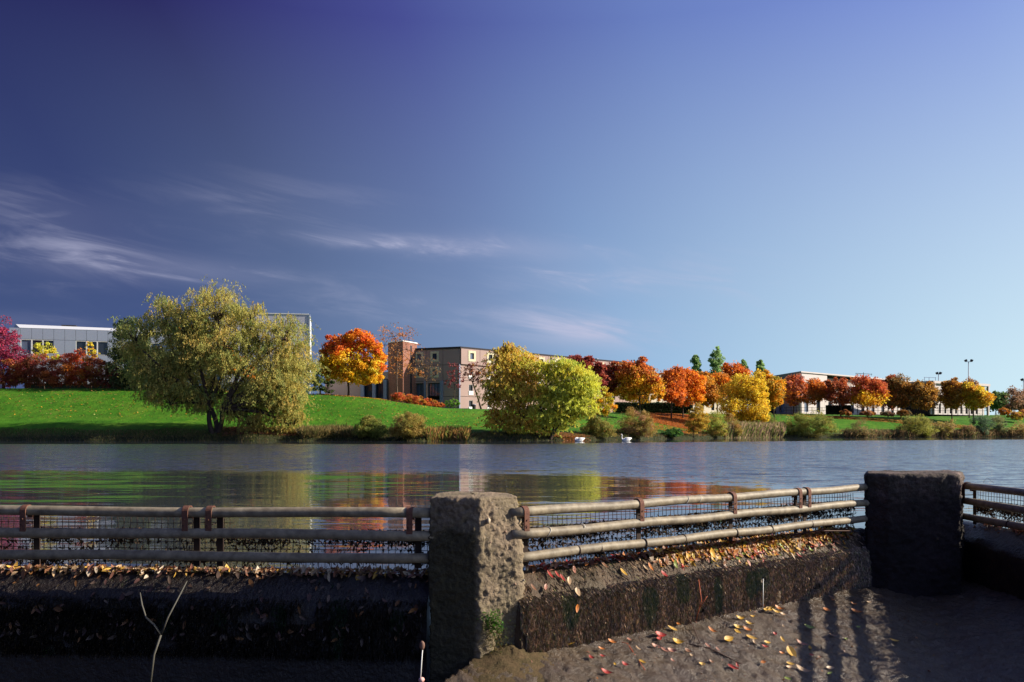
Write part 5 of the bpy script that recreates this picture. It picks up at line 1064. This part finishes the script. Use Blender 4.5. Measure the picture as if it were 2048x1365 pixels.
# slanted sunlit end fin
mb = MB(); a = K0 - dK * .08; mb.add([tuple(a + nK * .05 + Vector((0, 0, zk))), tuple(a - dK * 1.1 - nK * 1.6 + Vector((0, 0, zk + .7))), tuple(a - dK * 3.2 - nK * 1.6 + Vector((0, 0, zk - 4.5))), tuple(a - dK * 1.6 + nK * .05 + Vector((0, 0, zk - 4.5))), tuple(a - dK * 1.7 - nK * 1.9 + Vector((0, 0, zk - 2)))], [(0, 1, 2, 3)]); mb.build('end_fin', M_bright, wb)
pw = 1.545; ncol = int(LK / pw); rows_ = [(0.02, 1.72), (1.76, 4.0), (4.04, 6.2), (6.24, 8.6)]
pcache = {}
wcols = {2: 0, 3: 0, 4: 0, 7: 0, 8: 0, 9: 0, 12: 0, 13: 0, 14: 0, 17: 0, 18: 0, 19: 0}
for i in range(-1, ncol):
    for r_, (a, b) in enumerate(rows_):
        if r_ == 1 and (i - 0) % 5 in (1, 2, 3) and i > 0:
            frame_win(K0, dK, nK, i * pw + .01 - pw, (i + 1) * pw - .01 - pw, zk - b + .02, zk - a - .02, -.05, .07, M_white, M_glassb if i % 4 == 1 else M_glass, wb, depth=.05, recess=.10); continue
        if i - 1 < -1: continue
        key = r_
        if key not in pcache:
            m_ = MB(); m_.box((pw / 2, 0, -(b - a) / 2), (pw - .045, .06, b - a)); pcache[key] = m_.mesh('panel'); pcache[key].materials.append(M_clad)
        o = bpy.data.objects.new('panel', pcache[key]); COL.objects.link(o); o.parent = wb; o.location = K0 + dK * ((i - 1) * pw + pw) - dK * pw + Vector((0, 0, zk - a)) - Vector(wb.location) + dK * 0
        o.rotation_euler = (0, 0, math.atan2(dK.y, dK.x))
wbox(K0, dK, nK, 5.2, 7.3, zk + .78, zk + .92, -3, -2, 'roof_vent', M_darkroof, wb)
# ---- tall clad block
tb = empty('clad_block', at(560, 780, 132), 'taller white clad block rising behind the huge willow', 'building')
H0 = Vector((U(440) * 129, 129, 0)); H1 = Vector((U(617) * 131, 131, 0)); dH = (H1 - H0).normalized(); nH = perp(dH); LH = (H1 - H0).length; zh = EYE + (HY - 627) / F * 130
prism([(H0.x, H0.y + .3), (H1.x - .05, H1.y + .3), (H1.x - 3.4, H1.y + 12), (H0.x - 2, H0.y + 12)], 6, zh - .05, 'core', M_clad, tb)
m_ = MB(); m_.box((.85, 0, -.72), (1.66, .06, 1.40)); hm = m_.mesh('panel'); hm.materials.append(pmat('grey_cladding', (.50, .48, .54), .4, .5, vary=.05))
for i in range(int(LH / 1.7)):
    for r_ in range(8):
        o = bpy.data.objects.new('panel', hm); COL.objects.link(o); o.parent = tb; o.location = H1 - dH * (1.7 * (i + 1)) + nH * .0 + Vector((0, 0, zh - .12 - r_ * 1.45)) - Vector(tb.location); o.rotation_euler = (0, 0, math.atan2(dH.y, dH.x))
wbox(H0, dH, nH, 0, LH, zh - .1, zh + .06, -.5, .12, 'coping', M_white, tb)
prism([(H1.x - .04, H1.y - .1), (H1.x + .25, H1.y - .1), (H1.x - 2.55, H1.y + 12), (H1.x - 3.3, H1.y + 12)], 6, zh, 'end_wall', M_bright, tb)
# ---- low white buildings at right
M_wh = pmat('white_render', (.50, .45, .44), .8, .2, noise=[(.4, (.44, .40, .40), .5)]); M_shadowy = pmat('shadowed_white_render', (.40, .33, .30), .9, .1)  # second render: shade of the recessed floor put into its colour
b3 = empty('white_building', at(1601, 822, 185), 'low white two storey building with a recessed upper floor and dark soffit', 'building')
Q0 = Vector((U(1552) * 197, 197, 0)); Q1 = Vector((U(1601) * 184, 184, 0)); Q2 = Vector((U(1880) * 232, 232, 0)); z3 = EYE + (HY - 745.5) / F * 184
dq = (Q1 - Q0).normalized(); nq = perp(dq); Lq = (Q1 - Q0).length; dr_ = (Q2 - Q1).normalized(); nr_ = perp(dr_); Lr_ = (Q2 - Q1).length; z30 = 5.2
win_wall(Q0, dq, nq, Lq, z30, z3, [(Lq * .15, Lq * .33, .6, 3.0), (Lq * .80, Lq * .9, 6.3, 8.6)], M_wh, b3, 'wall', .3)
frame_win(Q0, dq, nq, Lq * .15, Lq * .33, z30 + .6, z30 + 3.0, -.1, .08, M_joint, M_glass, b3); frame_win(Q0, dq, nq, Lq * .8, Lq * .9, z30 + 6.3, z30 + 8.6, -.1, .08, M_joint, M_glass, b3)
hz3 = z3 - z30
seg = Lr_ / 14
# lower floor panels
for i in range(14):
    hl = [(seg * .3, seg * .62, .4, 3.0)]
    win_wall(Q1 + dr_ * (i * seg + .03), dr_, nr_, seg - .06, z30, z30 + 4.2, hl, M_wh, b3, 'panel', .3)
    frame_win(Q1 + dr_ * (i * seg), dr_, nr_, seg * .3 + .03, seg * .62 + .03, z30 + .4, z30 + 3.0, -.1, .08, M_metal, M_glass if i % 3 else M_glassb, b3)
wbox(Q1, dr_, nr_, 0, seg * 2.2, z30 + 4.2, z3, -.3, 0, 'upper_wall', M_wh, b3)
wbox(Q1, dr_, nr_, seg * 2.2, Lr_, z30 + 4.2, z3 - .6, -1.6, -1.35, 'recessed_wall', M_shadowy, b3)
for i in range(2, 13): frame_win(Q1, dr_, nr_, seg * (i + .75), seg * (i + 1.15), z30 + 5.2, z30 + 7.4, -1.32, .1, M_white, M_glass, b3)
wbox(Q1, dr_, nr_, seg * 7.5, seg * 11, z30 + 4.22, z3 - .62, -1.3, -.02, 'stair_block', M_wh, b3)
prism([(Q0.x, Q0.y - .1), (Q1.x, Q1.y - .4), (Q2.x, Q2.y - .4), (Q2.x, Q2.y + 12), (Q0.x, Q0.y + 14)], z3, z3 + .3, 'roof', M_wh, b3)
prism([(Q0.x + .3, Q0.y + .5), (Q1.x + .3, Q1.y + 2.4), (Q2.x, Q2.y + 2.2), (Q2.x, Q2.y + 12), (Q0.x + .3, Q0.y + 14)], z30, z3 - .02, 'core', M_inner, b3)
# roof rail / aerial
mb = MB(); c = at(1727, 752, 206); 
for (a, b) in [((1711, 747), (1744, 749)), ((1727, 745), (1727, 757))]: mb.tube([at(*a, 206), at(*b, 206)], .06, 5)
for px in (1712, 1720, 1736, 1743): mb.tube([at(px, 747.5, 206), at(px, 752, 206)], .04, 4)
tag(mb.build('roof_aerial', M_joint), 'thin aerial frame on the white building roof', 'aerial')
b4 = empty('portal_building', at(1900, 826, 195), 'pale building whose roof frame ends in an open white portal', 'building')
S0 = Vector((U(1862) * 192, 192, 0)); S1 = Vector((U(1976) * 206, 206, 0)); ds_ = (S1 - S0).normalized(); ns_ = perp(ds_); Ls = (S1 - S0).length; z4 = EYE + (HY - 763) / F * 194
win_wall(S0, ds_, ns_, Ls * .93, 5.2, z4 - .6, [(u, u + .9, .3, 2.6) for u in np.arange(1, Ls * .9 - 1, 2.4)], M_wh, b4, 'wall', .3)
for u in np.arange(1, Ls * .9 - 1, 2.4): frame_win(S0, ds_, ns_, u, u + .9, 5.5, 7.8, -.1, .07, M_joint, M_glass, b4)
wbox(S0, ds_, ns_, Ls * .35, Ls * .92, z4 - 3.0, z4 - .9, .02, .05, 'window_band', M_glass, b4)
wbox(S0, ds_, ns_, 0, Ls, z4 - .6, z4, -8, .6, 'roof', M_wh, b4)
for q in (.03, .975): wbox(S0, ds_, ns_, Ls * q - .25, Ls * q + .25, 5.2, z4 - .6, .1, .58, 'column', M_wh, b4)
wbox(S0, ds_, ns_, .2, Ls * .92, 5.2, z4 - .6, -7.5, -.35, 'core', M_inner, b4)
mb = MB()
for (a, b) in [((1848, 755), (1872, 756)),]: mb.tube([at(*a, 200), at(*b, 200)], .05, 5)
for px in (1849, 1858, 1871): mb.tube([at(px, 755, 200), at(px, 762, 200)], .05, 4)
tag(mb.build('roof_rail', M_metal), 'slim handrail on the roof left of the portal building', 'rail')

# ---- clipped hedge, fence, masts, path edges, van
def hedge(name, label, px0, px1, D0, D1, z0, h, th, pal, n, lsz=.22):
    a, b = Vector((U(px0) * D0, D0, 0)), Vector((U(px1) * D1, D1, 0)); d = (b - a).normalized(); L = (b - a).length; nn = perp(d)
    e = empty(name, (a.x, a.y, z0), label, 'hedge')
    wbox(a, d, nn, 0.1, L - .1, z0 - .4, z0 + h - .12, -th + .12, -.12, 'branches', M_dkg, e)
    t = rng.random(n) * L; f_ = rng.random(n) < .65
    o_ = np.where(f_, rng.normal(0, .06, n), -rng.random(n) * th); z = np.where(f_, rng.random(n) * h, h + rng.normal(0, .06, n)) + z0
    P = np.stack([a.x + d.x * t + nn.x * o_, a.y + d.y * t + nn.y * o_, z], 1)
    leaves_mesh('foliage', P, rng.normal(0, 1, (n, 3)), rng.normal(0, 1, (n, 3)), lsz, lsz * .6, np.array(pal)[rng.integers(0, len(pal), n)], e); return e
M_dkg = pmat('hedge_core', (.02, .03, .012), .9, .1)
hedge('clipped_hedge', 'long dark clipped hedge under the rust orange maples', 1232, 1382, 150, 152, 4.9, 1.55, 1.2, [(.03, .05, .02), (.04, .06, .02), (.02, .035, .015)], 9000)
hedge('dark_hedge', 'short dark block of hedge under the small dark red maple', 1655, 1702, 171, 171, 5.1, 1.5, 1.4, [(.02, .03, .02), (.03, .035, .02)], 2500, .25)
def fence(px0, px1, D0, D1, z, label, h=1.3, step=1.15):
    a, b = Vector((U(px0) * D0, D0, 0)), Vector((U(px1) * D1, D1, 0)); d = (b - a); L = d.length; d /= L
    e = empty('park_fence', (a.x, a.y, z), label, 'fence'); k = int(L / step)
    for i in range(k + 1):
        p = a + d * (i * step); mb = MB(); hh = h if i % 5 else h * 1.8; mb.tube([(p.x, p.y, z - .5), (p.x, p.y, z + hh)], .045 if i % 5 else .06, 5); mb.build('post', M_joint, e)
    for q in (.45, .9): mb = MB(); mb.tube([(a.x, a.y, z + h * q), (b.x, b.y, z + h * q)], .035, 5); mb.build('rail', M_joint, e)
fence(1562, 1975, 172, 176, 5.05, 'thin dark metal fence below the row of maples')
fence(1290, 1400, 153.5, 155, 5.0, 'wire fence standing behind the clipped hedge', h=1.2, step=2.6)
def mast(px, py, D, label, head=(-1, 1), arm=7):
    base = Vector((U(px) * D, D, 5.0)); e = empty('lamp_mast', base, label, 'lamp mast'); top = at(px, py, D); s_ = D / F
    mb = MB(); mb.tube([base, top], [.16, .09], 8); mb.build('pole', M_metal, e, True)
    mb = MB(); mb.tube([top + Vector((head[0] * arm * s_ * .9, 0, 0)), top + Vector((head[1] * arm * s_ * .9, 0, 0))], .06, 6); mb.build('crossarm', M_metal, e)
    for h in head:
        mb = MB(); Mx_ = Matrix.Rotation(R(25) * h, 3, 'Y'); mb.box(top + Vector((h * arm * .8 * s_, -.1, .25)), (3.8 * s_, .5, 3.2 * s_), Mx_); mb.box(top + Vector((h * arm * .8 * s_, -.1, .25)) + Mx_ @ Vector((0, 0, 1.9 * s_)), (4.4 * s_, .6, .08), Mx_); mb.build('floodlight', M_joint, e)
mast(1937, 724, 205, 'tall floodlight mast with two lamps above the portal building')
mast(1877, 749, 215, 'short floodlight mast showing over the maples', arm=4)
mast(2047, 762, 210, 'floodlight mast cut off by the right edge', arm=4)
# low concrete edging and manhole kerb on the lawn
M_conc = pmat('pale_concrete', (.55, .50, .42), .9, .1)
e1 = wbox(Vector((U(1010) * 130, 130, 0)), Vector((1, 0, 0)), Vector((0, -1, 0)), 0, 4.3, 4.4, 4.85, 0, .4, 'low_wall', M_conc, None); tag(e1, 'low pale wall at the foot of the sunlit facade', 'low wall')
e1 = wbox(Vector((U(912) * 127, 127, 0)), Vector((1, 0, 0)), Vector((0, -1, 0)), 0, 2.2, 4.3, 4.72, 0, .5, 'kerb_stone', M_conc, None); tag(e1, 'short pale kerb near the bent tree', 'kerb')
# garden bench thing near facade
e1 = empty('waste_bin', (U(948) * 129, 129, 4.5), 'small dark bin standing at the facade foot', 'bin'); mb = MB(); mb.tube([(U(948) * 129, 129, 4.5), (U(948) * 129, 129, 5.35)], [.28, .32], 10); mb.build('body', M_joint, e1); mb = MB(); mb.tube([(U(948) * 129, 129, 5.36), (U(948) * 129, 129, 5.45)], [.35, .3], 10); mb.build('lid', M_metal, e1)

# ================================================================= SWANS
M_swan = pmat('white_feathers', (.82, .81, .80), .7, .2, vary=.06); M_beak = pmat('orange_beak', (.6, .2, .03), .5); M_blk = pmat('black_knob', (.01, .01, .01), .5)
def lathe_body(rings, n=14):
    """rings: (centre, half width y, half height z) across +x"""
    V = []; Fc = []
    for (c, a, b) in rings:
        for k in range(n):
            an = 2 * math.pi * k / n; V.append((c[0], c[1] + a * math.cos(an), c[2] + b * math.sin(an)))
    for i in range(len(rings) - 1):
        for k in range(n): Fc.append((i * n + k, i * n + (k + 1) % n, (i + 1) * n + (k + 1) % n, (i + 1) * n + k))
    Fc.append(tuple(range(n))[::-1]); Fc.append(tuple(range((len(rings) - 1) * n, len(rings) * n))); return V, Fc
def swan(px, D, label, upright=True, face=-1):
    e = empty('swan', (0, 0, 0), label, 'swan')
    mb = MB(); V, Fc = lathe_body([((-.46, 0, .10), .04, .04), ((-.40, 0, .12), .15, .12), ((-.25, 0, .13), .24, .19), ((0, 0, .15), .28, .23), ((.25, 0, .17), .25, .21), ((.42, 0, .22), .16, .13), ((.56, 0, .28), .06, .05), ((.66, 0, .31), .015, .012)]); mb.add(V, Fc)
    if upright: neck = [(-.36, 0, .16), (-.47, 0, .30), (-.47, 0, .48), (-.44, 0, .64), (-.47, 0, .74), (-.55, 0, .765)]; rr = [.10, .07, .05, .045, .05, .052]
    else: neck = [(-.36, 0, .16), (-.44, 0, .26), (-.36, 0, .38), (-.18, .06, .40), (-.04, .1, .37)]; rr = [.10, .075, .06, .055, .05]
    mb.tube(neck, rr, 12)
    o = mb.build('body', M_swan, e); m = o.modifiers.new('remesh', 'REMESH'); m.mode = 'VOXEL'; m.voxel_size = .018; m.use_smooth_shade = True
    for s in (-1, 1):
        mb = MB(); V, Fc = lathe_body([((-.22, s * .20, .26), .03, .05), ((0, s * .235, .29), .055, .12), ((.25, s * .21, .31), .05, .13), ((.45, s * .14, .33), .04, .08), ((.62, s * .08, .36), .01, .02)], 10); mb.add(V, Fc); mb.build('wing', M_swan, e, True)
    hd = Vector(neck[-1]); hs = -1 if upright else 1
    mb = MB(); mb.tube([hd + Vector((hs * .03, 0, .0)), hd + Vector((hs * .09, 0, -.02)), hd + Vector((hs * .15, 0, -.045))], [.03, .022, .010], 8); mb.build('beak', M_beak, e, True)
    mb = MB(); mb.tube([hd + Vector((hs * .035, 0, .018)), hd + Vector((hs * .06, 0, .012))], [.022, .014], 7); mb.build('knob', M_blk, e)
    for s in (-1, 1): mb = MB(); mb.tube([hd + Vector((hs * .02, s * .038, .012)), hd + Vector((hs * .02, s * .046, .012))], .008, 6); mb.build('eye', M_blk, e)
    e.location = (U(px) * D, D, -.03); e.rotation_euler = (0, 0, R(random.uniform(-12, 12))); e['group'] = 'white swans near the far bank'; return e
swan(1252, 86, 'white swan with its neck held upright, swimming left')
swan(1158, 84, 'white swan with its head tucked back while preening', False)
# floating specks near the bank
for px, D in ((1181, 84), (1334, 100), (525, 84), (1210, 86)):
    pass
scn.cycles.max_bounces = 8
